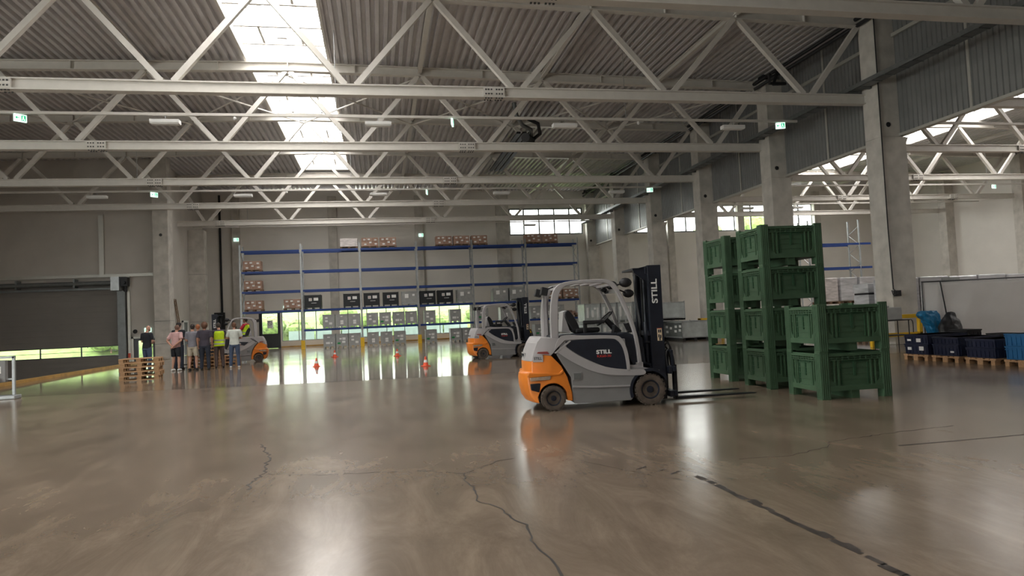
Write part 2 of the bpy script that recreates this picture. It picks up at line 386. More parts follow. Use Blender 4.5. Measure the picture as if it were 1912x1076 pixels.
window(2, 10.8, 17.1, 8.25, 10.48, [12.05, 13.35, 14.65, 15.95], [9.9], t=0.12)
window(3, 18.0, 38.7, 8.2, 10.55, [19.3, 20.6, 21.9, 23.2, 24.8, 26.4, 27.7, 29.4, 31.0, 32.6, 34.2, 35.8, 37.3], [9.9], t=0.12)

# door in the back wall: dark frame, glazed upper half with a round sign
d1 = bpy.data.objects.new('door_1', None); C.objects.link(d1); d1['kind'] = 'structure'
f = MB(); f.box(-8.95, -8.72, 54.78, 54.98, 0, 2.82); f.box(-7.6, -7.4, 54.78, 54.98, 0, 2.82); f.box(-8.72, -7.6, 54.78, 54.98, 2.66, 2.82)
f.build('frame', MT['darkframe'], d1)
MB().box(-8.72, -7.6, 54.82, 54.92, 0.02, 1.12).build('panel', MT['darkframe'], d1)
MB().box(-8.72, -7.6, 54.86, 54.875, 1.12, 2.66).build('pane', MT['glass'], d1)
s = MB(); s.box(-8.36, -7.96, 54.835, 54.855, 1.55, 2.15, 0)
n = 28
for k in range(n):
    a, b = 2 * PI * k / n, 2 * PI * (k + 1) / n
    s.add([(-8.16 + r * math.cos(t), 54.832, 1.92 + r * math.sin(t)) for r, t in ((0.13, a), (0.16, a), (0.16, b), (0.13, b))], [(0, 1, 2, 3)], 1)
s.obox((-8.16, 54.831, 1.92), 0.29, 0.004, 0.025, Matrix.Rotation(0.78, 3, 'Y'), 1)
s.build('sticker', [MT['paper'], MT['dgalv']], d1)

# left-hand exit door on the lower level
d2 = bpy.data.objects.new('door_2', None); C.objects.link(d2); d2['kind'] = 'structure'
f = MB(); f.box(-14.36, -14.24, 43.92, 44.2, -1, 1.42, 1); f.box(-13.02, -12.9, 43.92, 44.2, -1, 1.42, 1); f.box(-14.36, -12.9, 43.92, 44.2, 1.3, 1.42, 1)
f.box(-14.24, -14.0, 44.0, 44.1, -1, 1.3, 0); f.box(-13.2, -13.02, 44.0, 44.1, -1, 1.3, 0); f.box(-14.0, -13.2, 44.0, 44.1, 1.16, 1.3, 0); f.box(-14.0, -13.2, 44.0, 44.1, -1, -0.6, 0)
f.build('frame', [MT['darkframe'], MT['trim']], d2)
MB().box(-14.0, -13.2, 44.04, 44.05, -0.6, 1.16).build('pane', MT['glass'], d2)

# roller door
d3 = bpy.data.objects.new('door_3', None); C.objects.link(d3); d3['kind'] = 'structure'
cu = MB()
for k in range(0, 11):                                           # upper slats, each a shallow lip
    z = 0.96 + k * 0.33
    cu.box(-24.0, -14.98, 43.98, 44.02, z, z + 0.325); cu.box(-24.0, -14.98, 43.965, 43.985, z + 0.29, z + 0.325)
for k in range(0, 5):
    z = -1.0 + k * 0.272
    cu.box(-24.0, -14.98, 43.98, 44.02, z, z + 0.27); cu.box(-24.0, -14.98, 43.965, 43.985, z + 0.245, z + 0.27)
cu.box(-24.0, -14.98, 44.02, 44.06, 0.96, 4.4); cu.box(-24.0, -14.98, 44.02, 44.06, -1.0, 0.37)
cu.build('curtain', MT['shutter'], d3)
sl = MB(); sl.box(-24, -14.98, 43.97, 44.03, 0.36, 0.40); sl.box(-24, -14.98, 43.97, 44.03, 0.92, 0.97); sl.box(-24, -14.98, 43.98, 44.02, 0.645, 0.67)
for x in (-23.5, -21.35, -19.2, -17.05, -15.02): sl.box(x - 0.03, x + 0.03, 43.965, 44.03, 0.38, 0.94)
sl.build('slot_frame', MT['darkframe'], d3)
MB().box(-24, -14.98, 44.0, 44.01, 0.4, 0.92).build('slot_pane', MT['glass'], d3)
g = MB(); g.box(-15.0, -14.58, 43.72, 44.0, -1, 4.2); g.build('guide_rail', MT['dgalv'], d3)
g = MB(); g.box(-14.5, -14.36, 43.85, 44.0, -1, 5.0); g.build('side_trim', MT['trim'], d3)
g = MB(); g.box(-15.2, -14.75, 43.3, 44.0, 4.15, 4.95, 0); g.box(-14.7, -14.36, 43.45, 43.9, 4.4, 4.92, 1); g.tube([(-14.52, 43.45, 4.6), (-14.52, 43.3, 4.6)], 0.1, 14, 1); g.tube([(-14.5, 43.6, 4.4), (-14.5, 43.6, 4.08)], 0.09, 10, 1)
g.build('drive_motor', [MT['galv'], MT['black']], d3)
g = MB(); g.tube([(-24, 43.6, 4.62), (-15.2, 43.6, 4.62)], 0.13, 12)
for x in (-23.2, -20.2, -17.2): g.box(x - 0.05, x + 0.05, 43.5, 44.0, 4.4, 4.9)
g.build('roll_shaft', MT['dgalv'], d3)
g = MB(); g.box(-24.0, -15.0, 43.75, 44.0, 4.25, 4.36); g.build('lintel', MT['dgalv'], d3)
t = MB(); t.box(XL, -12.9, 43.82, 44.0, 4.98, 5.16); t.box(-15.98, -15.72, 43.86, 44.0, 5.16, 8.7); t.box(-22.3, -22.04, 43.86, 44.0, 5.16, 8.7)
struct(t, 'trim_2', MT['trim'])
# small fittings by the exit door
g = thing('wall_lamp', 'small black lamp on the wall above the exit door frame beside the roller door', 'lamp', (-14.16, 43.98, 1.74))
MB().box(-0.04, 0.04, -0.1, 0, -0.04, 0.04).build('bracket', MT['black'], g)
MB().tube([(-0.02, -0.1, 0), (0.1, -0.28, -0.02)], [0.07, 0.13], 10).build('head', MT['black'], g)
fc = MB().box(-14.47, -14.38, 43.7, 43.84, 0.2, 0.46).build('fire_call_box', MT['red_tag']); tag(fc, 'red call box low on the trim beside the left-hand exit door', 'call box')

# back wall concrete pilasters, seams
def pilaster(name, label, x0, x1, y0, y1, z0, z1, rings=()):
    m = MB().box(x0, x1, y0, y1, z0, z1)
    for z in rings: m.box(x0 - 0.006, x1 + 0.006, y0 - 0.006, y1, z, z + 0.03, 1)
    o = m.build(name, [MT['concrete'], MT['dgalv']], bevel=0.015); tag(o, label, 'column'); return o
pil = [(-10.67, -10.13, 'behind the left end of the blue rack'), (-3.6, -2.95, 'behind the second bay of the blue rack'), (3.1, 3.7, 'behind the fourth bay of the blue rack'), (9.69, 10.72, 'left of the high window over the rack')]
for (a, b, wds) in pil: pilaster('wall_column', 'grey concrete wall column ' + wds, a, b, 54.45, 54.8, 0, 11.6)
pilaster('wall_column', 'pale concrete column at the corner right of the roller door, beside the pallets', -12.9, -12.05, 43.35, 44.25, 0, 12.0, (2.25, 0.9))
hl = MB().tube([(-12.45, 43.345, 7.35), (-12.45, 43.36, 7.35)], 0.09, 14).build('drain_hole', MT['black']); hl.parent = bpy.data.objects['wall_column.004']
o = pilaster('wall_column', 'wide panelled concrete pier in the recess behind the group of people', -12.8, -11.75, 50.6, 51.4, 0, 8.6, (2.2, 5.5))
o = MB().box(-11.62, -11.48, 54.66, 54.79, 2.9, 11.8).build('rainwater_pipe', MT['black']); tag(o, 'tall thin black pipe against the wall left of the rack', 'pipe')
o = MB().box(-12.1, -11.35, 54.6, 54.79, 0, 2.9).build('electric_cabinet', MT['black'], bevel=0.02); tag(o, 'tall black cabinet at the wall behind the left forklift', 'cabinet')
st = thing('loft_ladder', 'short wooden ladder leaning on the side wall above the people', 'ladder', (-12.68, 47.5, 1.9), 0)
for dy in (0, 0.36):
    MB().beam((0, dy, 0), (-0.1, dy - 0.55, 1.8), 0.035, 0.07).build('rail', MT['wood_dark'], st)
for k in range(7):
    q = (k + 0.6) / 7.2; MB().beam((-0.1 * q, -0.55 * q, 1.8 * q), (-0.1 * q, 0.36 - 0.55 * q, 1.8 * q), 0.03, 0.04).build('rung', MT['wood_dark'], st)
cb = thing('door_cabin', 'pale framed door in the side wall behind the pink shirt', 'door', (-12.78, 48.6, 0), 0)
MB().box(0, 0.1, 0, 0.12, 0, 2.3).box(0, 0.1, 1.1, 1.22, 0, 2.3).box(0, 0.1, 0, 1.22, 2.2, 2.32).build('frame', MT['white'], cb)
MB().box(0.0, 0.05, 0.12, 1.1, 0, 2.2).build('leaf', MT['dgalv'], cb)

# ------------------------------------------------------------------ roof deck
def roofz(x): return 12.22 - SL * abs(x - RIDGE) if x < 17.9 else 12.22 - SL * abs(x - 34.6)
def deck(mb, x0, x1, y0, y1, zf):
    P = 0.31; D = 0.135; n = int((x1 - x0) / P); prof = []
    for k in range(n + 1):
        x = x0 + k * P
        for (dx, dz) in ((0, 0), (0.13, 0), (0.165, D), (0.275, D)):
            if x + dx <= x1: prof.append((x + dx, zf(x + dx) + dz))
    prof.append((x1, zf(x1)))
    vs = [(x, y, z) for y in (y0, y1) for (x, z) in prof]; m = len(prof)
    mb.add(vs, [(i, i + 1, m + i + 1, m + i) for i in range(m - 1)])
    mb.box(x0, RIDGE if x0 < RIDGE < x1 else x1, y0, y1, 12.42, 12.5)
dk = MB()
deck(dk, XL, -4.77, YB, 55.1, roofz); deck(dk, -1.6, 17.95, YB, 55.1, roofz)
dk.box(-4.77, -1.6, 47.9, 55.1, 12.2, 12.5)
deck(dk, 17.95, 32.8, YB, 55.1, roofz); deck(dk, 36.2, XR, YB, 55.1, roofz); dk.box(32.8, 36.2, 48.3, 55.1, 12.2, 12.5)
struct(dk, 'ceiling', MT['deck'], fix=False)

def skylight(n, x0, x1, y0, y1):
    r = bpy.data.objects.new('window_%d' % n, None); C.objects.link(r); r['kind'] = 'structure'
    fr = MB(); cx = (x0 + x1) / 2; hw = (x1 - x0) / 2; z0 = 12.2
    fr.box(x0 - 0.06, x0 + 0.04, y0, y1, z0 - 0.06, 12.62); fr.box(x1 - 0.04, x1 + 0.06, y0, y1, z0 - 0.06, 12.62)
    fr.box(x0, x1, y0 - 0.1, y0, z0, 13.2); fr.box(x0, x1, y1, y1 + 0.1, z0, 13.2)
    fr.build('kerb_frame', MT['white_steel'], r)
    rb = MB(); y = y0 + 0.6
    def arc(t): return (cx + hw * math.cos(t), 12.6 + 0.62 * math.sin(t))
    k = 0
    while y < y1:
        pts = [(arc(PI * i / 10)[0], y, arc(PI * i / 10)[1]) for i in range(11)]
        for a, b in zip(pts[:-1], pts[1:]): rb.beam(a, b, 0.07, 0.07, (0, 1, 0))
        y += 1.13
    rb.build('arch_rib', MT['white_steel'], r)
    gl = MB(); N = 10
    vs = [(arc(PI * i / N)[0], yy, arc(PI * i / N)[1] + 0.03) for yy in (y0, y1) for i in range(N + 1)]
    gl.add(vs, [(i, i + 1, N + 2 + i, N + 1 + i) for i in range(N)])
    gl.build('glazing', MT['poly'], r)
    # opening vents with their cross bars
    vb = MB(); y = y0 + 2.0
    while y < y1 - 2:
        for dy in (0, 1.6):
            vb.beam((x0, y + dy, 12.5), (x1, y + dy, 12.5), 0.10, 0.16)
        for xx in (x0 + hw * 0.55, x1 - hw * 0.55): vb.beam((xx, y, 12.5), (xx, y + 1.6, 12.5), 0.08, 0.08)
        vb.obox((cx, y + 1.0, 12.48), 0.34, 0.12, 0.1)
        y += 3.38
    vb.build('vent_frame', MT['white_steel'], r)
skylight(4, -4.77, -1.6, YB, 47.8)
skylight(5, 32.8, 36.2, YB, 48.2)

# divider: columns and ribbed cladding
cl = MB(); P = 0.2; y = YB; prof = []
while y < 54.8:
    for (dy, dx) in ((0, 0), (0.10, 0), (0.12, 0.035), (0.18, 0.035)): prof.append((y + dy, 18.0 + dx))
    y += P
m = len(prof)
cl.add([(x, yy, z) for z in (7.28, 11.85) for (yy, x) in prof], [(i, i + 1, m + i + 1, m + i) for i in range(m - 1)])
cl.box(18.05, 18.15, YB, 54.8, 7.28, 11.9)
cl.box(17.94, 18.18, YB, 54.8, 7.2, 7.29, 1)
for k in range(-5, 6):
    yy = 21.18 + 6.76 * k + 3.0; cl.box(17.975, 18.0, yy, yy + 0.1, 7.3, 11.85, 1)
    cl.box(17.9, 18.0, yy - 3.1 + 0.5, yy + 3.1, 10.7, 10.82, 1)
struct(cl, 'wall_divider', [MT['clad'], MT['trim']], fix=False)
place = ['nearest one fully in view, with a hanging cable', 'behind the two tall bin stacks', 'third along the divider', 'fourth along the divider', 'fifth along the divider', 'sixth along the divider, by the end wall']
for k in range(-2, 6):
    yc = 20.85 + 6.76 * k
    c = MB(); c.box(17.25, 18.05, yc - 0.45, yc + 0.35, 7.18, 11.6)
    c.box(17.25, 18.22, yc - 0.45, yc + 0.35, 0, 7.18)
    c.prism([(18.22, 7.18), (18.36, 7.18), (18.22, 6.9)], yc - 0.4, yc + 0.3, 'y')
    c.tube([(17.55, yc - 0.47, 7.6), (17.55, yc - 0.3, 7.6)], 0.09, 14, 1)
    c.box(17.3, 17.5, yc - 0.3, yc + 0.2, 11.6, 12.0, 1); c.box(17.7, 17.9, yc - 0.3, yc + 0.2, 11.6, 12.0, 1)
    c.box(18.06, 18.09, yc - 0.5, yc - 0.45, 7.25, 11.5, 2)
    o = c.build('concrete_column', [MT['concrete'], MT['black'], MT['trim']], bevel=0.02)
    tag(o, 'square grey concrete column of the divider row, ' + (place[k] if k >= 0 else ['second nearest the viewer, outside the right edge', 'just outside the right edge of the view'][k + 2]), 'column')
for k in range(1, 6):
    yc = 20.85 + 6.76 * k
    o = MB().box(45.6, 46.4, yc - 0.45, yc + 0.35, 0, 11.6).build('concrete_column', MT['concrete'], bevel=0.02)
    tag(o, 'grey concrete column on the far right wall, %s from the end wall' % ['fifth', 'fourth', 'third', 'second', 'first'][k - 1], 'column')
for k, x in enumerate((24.8, 31.4, 38.9)):
    o = MB().box(x - 0.3, x + 0.3, 54.4, 54.8, 0, 11.6).build('wall_column', MT['concrete'], bevel=0.02)
    tag(o, 'concrete wall column in the right-hand hall, %s along its end wall' % ORD[k], 'column')

# ------------------------------------------------------------------ trusses
def ibeam(mb, p0, p1, w, h, tf=0.03, tw=0.02):
    up = Vector((0, 0, 1)); p0, p1 = Vector(p0), Vector(p1)
    mb.beam(p0 + up * (h / 2 - tf / 2), p1 + up * (h / 2 - tf / 2), w, tf); mb.beam(p0 - up * (h / 2 - tf / 2), p1 - up * (h / 2 - tf / 2), w, tf)
    mb.beam(p0, p1, tw, h - tf * 2)
def truss(name, label, xs, xe, ridge, y, splices, lim=None):
    r = thing(name, label, 'roof truss', (0, y, 0))
    ZC = 8.70
    b = MB(); ibeam(b, (xs, 0, ZC), (xe, 0, ZC), 0.30, 0.34, 0.04, 0.16); b.build('bottom_chord', MT['white_steel'], r)
    def zt(x): return 11.9 - SL * abs(x - ridge)
    t = MB()
    if xs < ridge: ibeam(t, (xs, 0, zt(xs)), (ridge, 0, zt(ridge)), 0.26, 0.36, 0.03, 0.03)
    ibeam(t, (max(ridge, xs), 0, zt(max(ridge, xs))), (xe, 0, zt(xe)), 0.26, 0.36, 0.03, 0.03)
    for x in [ridge + 5.21 * k / 2 for k in range(-9, 9)]:
        if xs < x < xe: t.box(x - 0.015, x + 0.015, -0.125, 0.125, zt(x) - 0.16, zt(x) + 0.16)
    t.build('top_chord', MT['white_steel'], r)
    d = 5.2104
    for k in range(-5, 5):
        xb = ridge + d / 2 + k * d
        for sgn in (-1, 1):
            xt = xb + sgn * (d / 2 - 0.08); x0 = xb + sgn * 0.16
            if not (xs < xb < xe): continue
            if xt > xe: xt = xe - 0.1
            if xt < xs: xt = xs + 0.1
            MB().beam((x0, 0, ZC + 0.17), (xt, 0, zt(xt) - 0.17), 0.17, 0.17, (0, 1, 0)).build('web_member', MT['white_steel'], r)
    for x in splices:
        s = MB(); s.box(x - 0.34, x + 0.34, -0.175, -0.1, ZC - 0.13, ZC + 0.13)
        for sx in (-0.26, -0.17, -0.08, 0.08, 0.17, 0.26):
            for sz in (-0.07, 0.07): s.box(x + sx - 0.022, x + sx + 0.022, -0.19, -0.17, ZC + sz - 0.022, ZC + sz + 0.022, 1)
            for sy in (-0.11, 0.11): s.box(x + sx - 0.022, x + sx + 0.022, sy - 0.022, sy + 0.022, ZC - 0.2, ZC - 0.165, 1)
        s.build('splice_plate', [MT['white_steel'], MT['dark_line']], r)
    return r
wd = {1: 'nearest to show its whole web', 2: 'second one, above the near forklift', 3: 'third one going back', 4: 'fourth one going back', 5: 'last and lowest in view, over the blue rack', 0: 'nearest one, its chord crossing the top right corner'}
for i in range(-3, 6):
    y = 21.18 + 6.76 * (i - 1)
    xs = XL if i < 5 else -12.8
    truss('roof_truss', 'cream steel roof truss, ' + wd.get(i, ORD[-i] + ' of those behind the viewer, out of view'), xs, 17.3, RIDGE, y, [3.85, -10.15])
for i in range(1, 6):
    y = 21.18 + 6.76 * (i - 1)
    truss('roof_truss', 'cream steel roof truss in the right-hand hall, %s of its row from the end wall' % ORD[5 - i], 18.1, 46.3, 34.6, y, [31.5, 40.5])
# longitudinal roof beams
for k, x in enumerate((-8.39, 2.03, 7.24, 12.45)):
    b = MB(); ibeam(b, (x, YB, roofz(x) - 0.27), (x, 54.7, roofz(x) - 0.27), 0.16, 0.2)
    o = b.build('roof_beam', MT['white_steel']); tag(o, 'long cream roof beam running away under the deck, ' + ['left of the skylight', 'first right of the skylight', 'second right of the skylight', 'third right of the skylight'][k], 'beam')
for k, x in enumerate((29.4, 39.8)):
    b = MB(); ibeam(b, (x, YB, roofz(x) - 0.27), (x, 54.7, roofz(x) - 0.27), 0.16, 0.2)
    o = b.build('roof_beam', MT['white_steel']); tag(o, 'long cream roof beam in the right-hand hall, %s of its skylight' % ['left', 'right'][k], 'beam')
# wind bracing
xs = [-18.8, -13.6, -8.39, -3.18, 2.03, 7.24, 12.45, 17.2]
for k in range(len(xs) - 1):
    a, b = xs[k], xs[k + 1]; z = 11.6 - SL * abs((a + b) / 2 - RIDGE)
    r = thing('roof_brace', 'crossed wind bracing rods below the deck, %s panel from the left' % ORD[k], 'bracing', (0, 0, z))
    MB().tube([(a, 28.0, 0), (b, 34.6, 0)], 0.035, 6).build('brace_rod', MT['white_steel'], r)
    MB().tube([(b, 28.0, 0.08), (a, 34.6, 0.08)], 0.035, 6).build('brace_rod', MT['white_steel'], r)
# tray, pipes
ct = thing('cable_tray', 'dark perforated cable tray running along the divider columns', 'cable tray', (16.9, 0, 9.0))
m = MB(); m.box(-0.2, 0.2, YB, 56.0 - 2, 0.0, 0.01); m.box(-0.2, -0.185, YB, 54, 0, 0.16); m.box(0.185, 0.2, YB, 54, 0, 0.16)
y = 2.0
while y < 54: m.box(-0.2, 0.2, y, y + 0.04, -0.02, 0.0); y += 0.6
m.build('tray', MT['dgalv'], ct)
for k in range(-2, 5): MB().box(0.1, 0.35, 20.7 + 6.76 * k, 20.8 + 6.76 * k, -0.03, 0.05).build('bracket', MT['dgalv'], ct)
for dz, nme in ((0.0, 'upper'), (-0.24, 'lower')):
    o = MB().tube([(17.15, YB, 11.62 + dz), (17.15, 54.5, 11.62 + dz)], 0.075, 8).build('roof_pipe', MT['black']); tag(o, 'long black pipe under the roof edge above the divider, %s of the pair' % nme, 'pipe')
o = MB().tube([(16.2, 25.2, 11.1), (16.2, 25.2, 10.7), (16.9, 25.2, 10.7), (16.9, 26.0, 10.95), (17.1, 26.0, 11.5)], 0.07, 8).build('pipe_bend', MT['black']); tag(o, 'black pipe bend dropping from the roof pipes near a column head', 'pipe')

# light tracks with luminaires and exit signs
def exit_sign(x, y, z, rz, label):
    r = thing('exit_sign', label, 'exit sign', (x, y, z), rz)
    MB().box(-0.18, 0.18, -0.03, 0.03, -0.12, 0.12).build('housing', MT['exitwhite'], r)
    s = MB()
    for sg in (-1, 1):
        yy = 0.033 * sg; q = (lambda a, b: (min(a, b), max(a, b)))
        y0, y1 = q(yy, yy + 0.004 * sg)
        s.box(0.02, 0.15, y0, y1, -0.09, 0.09)                      # door opening
        s.box(-0.14, -0.03, y0, y1, -0.008, 0.012)                 # arrow shaft
        s.prism([(-0.15, 0.0), (-0.09, 0.05), (-0.09, -0.05)], y0, y1, 'y')
    s.build('pictogram', MT['exitgreen'], r)
    p = MB()
    for sg in (-1, 1):
        yy = 0.039 * sg; y0, y1 = min(yy, yy + 0.003 * sg), max(yy, yy + 0.003 * sg)
        p.box(0.06, 0.09, y0, y1, 0.035, 0.065); p.box(0.055, 0.095, y0, y1, -0.03, 0.03); p.box(0.04, 0.06, y0, y1, -0.08, -0.03); p.box(0.09, 0.12, y0, y1, -0.07, -0.03)
    p.build('running_figure', MT['exitwhite'], r)
    return r
lamp0 = None
def luminaire(x, y, z, label):
    global lamp0
    if lamp0 is None:
        r = lamp0 = thing('strip_light', label, 'ceiling light', (x, y, z), 0, 'strip lights hung below the tracks')
        MB().prism([(-0.15, 0.0), (0.15, 0.0), (0.15, -0.1), (0.12, -0.14), (-0.12, -0.14), (-0.15, -0.1)], -0.46, 0.46, 'x').build('housing', MT['white'], r)
        MB().box(-0.42, 0.42, -0.1, 0.1, -0.155, -0.14).build('diffuser', MT['white'], r)
        MB().box(-0.01, 0.01, -0.01, 0.01, 0, 0.158).build('hanger', MT['galv'], r)
        return r
    return copy_tree(lamp0, (x, y, z), 0, label)
for row, (y, nm) in enumerate(((24.56, 'near'), (38.08, 'far'))):
    tr = thing('light_track', 'thin cream track spanning the hall below the trusses, the %s one' % nm, 'light track', (0, y, 8.92))
    MB().box(-25.9, 16.9, -0.04, 0.04, -0.04, 0.05).build('rail', MT['white_steel'], tr)
    for k, x in enumerate((-12, -1.2, 9.6)): MB().tube([(x, 0, 0.05), (x, 0, 3.1)], 0.012, 5).build('drop_rod', MT['galv'], tr)
    for k, x in enumerate((-13.9, -6.82, 0.24, 7.14, 14.05)):
        luminaire(x, y, 8.72, 'white strip light below the %s track, %s from the left' % (nm, ORD[k]))
    for k, (x, rz) in enumerate(((-11.2, 0.75), (2.9, 1.35), (16.15, -0.35))):
        exit_sign(x, y, 8.74, rz, 'green hanging exit sign on the %s track, %s' % (nm, ['left-hand', 'middle', 'right-hand by the divider'][k]))
    for k, x in enumerate((-4.6, 10.1)):
        o = MB().ball((x, y, 8.8), 0.06, 0.06, 0.07, 8).build('smoke_detector', MT['white'], smooth=True); tag(o, 'small white detector under the %s light track, %s of two' % (nm, ['left', 'right'][k]), 'detector')
tr = thing('light_track', 'thin track in front of the end wall, lowest of the tracks', 'light track', (0, 51.6, 8.92))
MB().box(-12.7, 16.9, -0.04, 0.04, -0.04, 0.04).build('rail', MT['white_steel'], tr)
for k, x in enumerate((-9, 0, 9.6)): MB().tube([(x, 0, 0.04), (x, 0, 3.1)], 0.012, 5).build('drop_rod', MT['galv'], tr)
luminaire(11.8, 51.6, 8.72, 'white strip light in front of the high window')
for x, z, wds in ((-10.35, 8.35, 'at the left end of the blue rack'), (3.55, 8.4, 'above the middle of the blue rack')):
    r = exit_sign(x, 54.42, z, 0, 'green glowing exit sign on the end wall ' + wds)
exit_sign(-13.45, 43.965, 1.78, 0, 'green glowing exit sign above the left-hand exit door')
exit_sign(-6.95, 54.765, 3.1, 0, 'green glowing exit sign over the dark glazed door behind the rack')
exit_sign(40.5, 38.1, 8.75, 0.2, 'green hanging exit sign in the right-hand hall')
for y, nm in ((24.56, 'nearest'), (38.1, 'middle'), (45.0, 'rear')):
    tr = thing('light_track', 'thin cream track across the right-hand hall, %s one' % nm, 'light track', (0, y, 8.92))
    MB().box(18.4, 46.3, -0.04, 0.04, -0.04, 0.05).build('rail', MT['white_steel'], tr)
    for x in (22.0, 31.0, 40.0): MB().tube([(x, 0, 0.05), (x, 0, 3.1)], 0.012, 5).build('drop_rod', MT['galv'], tr)
for k, (x, y) in enumerate(((44.0, 38.1), (38.0, 45.0), (26.5, 45.0), (30.5, 45.0))): luminaire(x, y, 8.72, 'white strip light in the right-hand hall, %s from the right' % ORD[k])

# roof heater and hose
r = thing('radiant_heater', 'long dark radiant heater strips under the deck with a flexible hose end', 'heater', (0, 0, 0))
for k in range(3): MB().box(7.0 + k * 0.3, 7.2 + k * 0.3, 32.5, 41.0, 10.55, 10.65).build('radiant_strip', MT['black'], r)
MB().tube([(6.6, 31.0, 11.6), (6.7, 31.0, 11.0), (7.0, 31.2, 10.6), (7.5, 31.6, 10.5), (7.6, 32.0, 10.2), (7.3, 32.4, 10.3)], 0.10, 10).build('hose', MT['dgalv'], r, smooth=True)
MB().tube([(7.3, 31.2, 10.9), (7.8, 31.3, 10.7), (7.95, 31.6, 10.3), (7.7, 32.2, 10.15)], 0.09, 10).build('hose', MT['black'], r, smooth=True)
MB().tube([(7.2, 31.5, 10.1), (7.6, 32.1, 10.1)], 0.22, 12).build('burner', MT['black'], r)
o = MB().tube([(17.21, 20.35, 11.5), (17.21, 20.35, 4.0), (17.24, 20.33, 1.9), (17.3, 20.2, 1.75), (17.1, 20.2, 1.7), (17.15, 20.3, 1.85)], 0.02, 6).build('hanging_cable', MT['black']); tag(o, 'black cable hanging down the nearest tall column', 'cable')
o = MB().box(17.28, 17.5, 20.28, 20.4, 1.65, 1.85).build('socket_box', MT['black'], bevel=0.01); tag(o, 'small black socket box low on the nearest tall column', 'socket')

# ------------------------------------------------------------------ outside
struct(MB().box(-60, 110, 44.35, 140, -1.5, -1.05), 'ground', MT['asphalt'])
gm = MB(); N, K = 90, 14
vs = []
for j in range(K):
    for i in range(N + 1):
        x = -60 + 170 * i / N; yy = 60 + j * 2.2; z = -1.0 + 5.2 * (1 - math.exp(-j / 3.2)) + 0.35 * math.sin(i * 1.7 + j) * math.sin(j * 0.9 + i * 0.3)
        vs.append((x, yy, z if j else -1.2))
gm.add(vs, [(j * (N + 1) + i, j * (N + 1) + i + 1, (j + 1) * (N + 1) + i + 1, (j + 1) * (N + 1) + i) for j in range(K - 1) for i in range(N)])
gb = gm.build('grass_bank', MT['grass'], smooth=True); tag(gb, 'green grassy bank rising outside behind the hall windows', 'grass', kind='stuff')
def leaf_ball(mb, c, R, n, s):
    for _ in range(n):
        v = Vector((random.gauss(0, 1), random.gauss(0, 1), random.gauss(0, 1))).normalized(); r = R * random.uniform(0.75, 1.05)
        p = Vector(c) + Vector((v.x * r, v.y * r, v.z * r * 0.8)); q = v.orthogonal().normalized(); q2 = v.cross(q)
        t = random.uniform(0, PI); a = q * math.cos(t) + q2 * math.sin(t); b = v.cross(a) + v * random.uniform(-0.5, 0.5)
        mb.add([p - a * s, p - b * s * 0.5, p + a * s, p + b * s * 0.5], [(0, 1, 2, 3)])
def shrub(loc, R, label, nm='shrub', h=0.0):
    r = thing(nm, label, nm, loc, random.uniform(0, 6), 'greenery outside the windows')
    m = MB()
    if h: MB().tube([(0, 0, 0), (0.1, 0, h)], [0.14, 0.09], 8).build('trunk', MT['wood_dark'], r)
    else: MB().tube([(0, 0, -0.2), (0, 0, R * 0.5)], [0.08, 0.05], 6).build('stem', MT['wood_dark'], r)
    for k in range(5):
        c = (random.uniform(-.5, .5) * R, random.uniform(-.4, .4) * R, h + R * random.uniform(0.35, 0.8)); m.ball(c, R * .5, R * .5, R * .42, 10); leaf_ball(m, c, R * 0.56, 130, 0.10)
    m.build('foliage', MT['leaf'], r)
    return r
bushx = [(-17.6, 62.5, 1.9), (-14.6, 61.8, 1.6), (-9.6, 63.5, 2.0), (-6.6, 63, 1.7), (-3.4, 63.8, 2.1), (-0.2, 63, 1.8), (2.8, 64, 2.0), (5.9, 63.2, 1.6), (9.6, 66, 1.6), (-21.8, 62.5, 1.9)]
for k, (x, y, R) in enumerate(sorted(bushx)):
    yb = 60 + (y - 60) * .8; shrub((x, yb, -1.0 + 5.2 * (1 - math.exp(-(yb - 60) / 2.2 / 3.2)) - .1), R, 'leafy light green shrub outside the end wall windows, %s from the left' % ORD[k])
shrub((41.0, 67, 2.0), 3.2, 'green tree crown seen through the high window of the right-hand hall', 'tree', 6.0)
shrub((37.0, 72, 2.0), 2.6, 'smaller tree crown outside the high right-hand window, left of the other', 'tree', 6.2)
for k in range(7):
    x = -7.2 + k * 2.1
    o = MB().box(x, x + 2.0, 58.0, 58.06, -1.05, 1.22).build('fence_panel', MT['fence']); tag(o, 'pale teal fence panel outside the low windows, %s from the door' % ORD[k], 'fence')

# light source on the left: the long glazed side of the lower hall
for ob in list(bpy.data.objects):
    if ob.name == 'wall_left': bpy.data.objects.remove(ob)
WL = MB()
for (a, b, c, d) in ((YB, 44.0, -1, 1.0), (YB, 44.0, 9.0, 12.1), (YB, -6.0, 1.0, 9.0), (13.0, 44.0, 1.0, 9.0)): WL.box(XL - 0.3, XL, a, b, c, d)
struct(WL, 'wall_left', MT['wall_plain'])
r = bpy.data.objects.new('window_6', None); C.objects.link(r); r['kind'] = 'structure'
f = MB()
for k in range(8): f.box(XL - 0.2, XL - 0.05, -6 + 2.7 * k - 0.05, -6 + 2.7 * k + 0.05, 1.0, 9.0)
for z in (1.0, 3.7, 6.3, 8.9): f.box(XL - 0.2, XL - 0.05, -6, 13, z, z + 0.1)
f.build('frame', MT['dgalv'], r); MB().box(XL - 0.13, XL - 0.12, -6, 13, 1.0, 9.0).build('pane', MT['glass'], r)
portal('window_daylight', (XL + 0.05, 3.5, 5.0), (0, -PI / 2, 0), 8.0, 19)

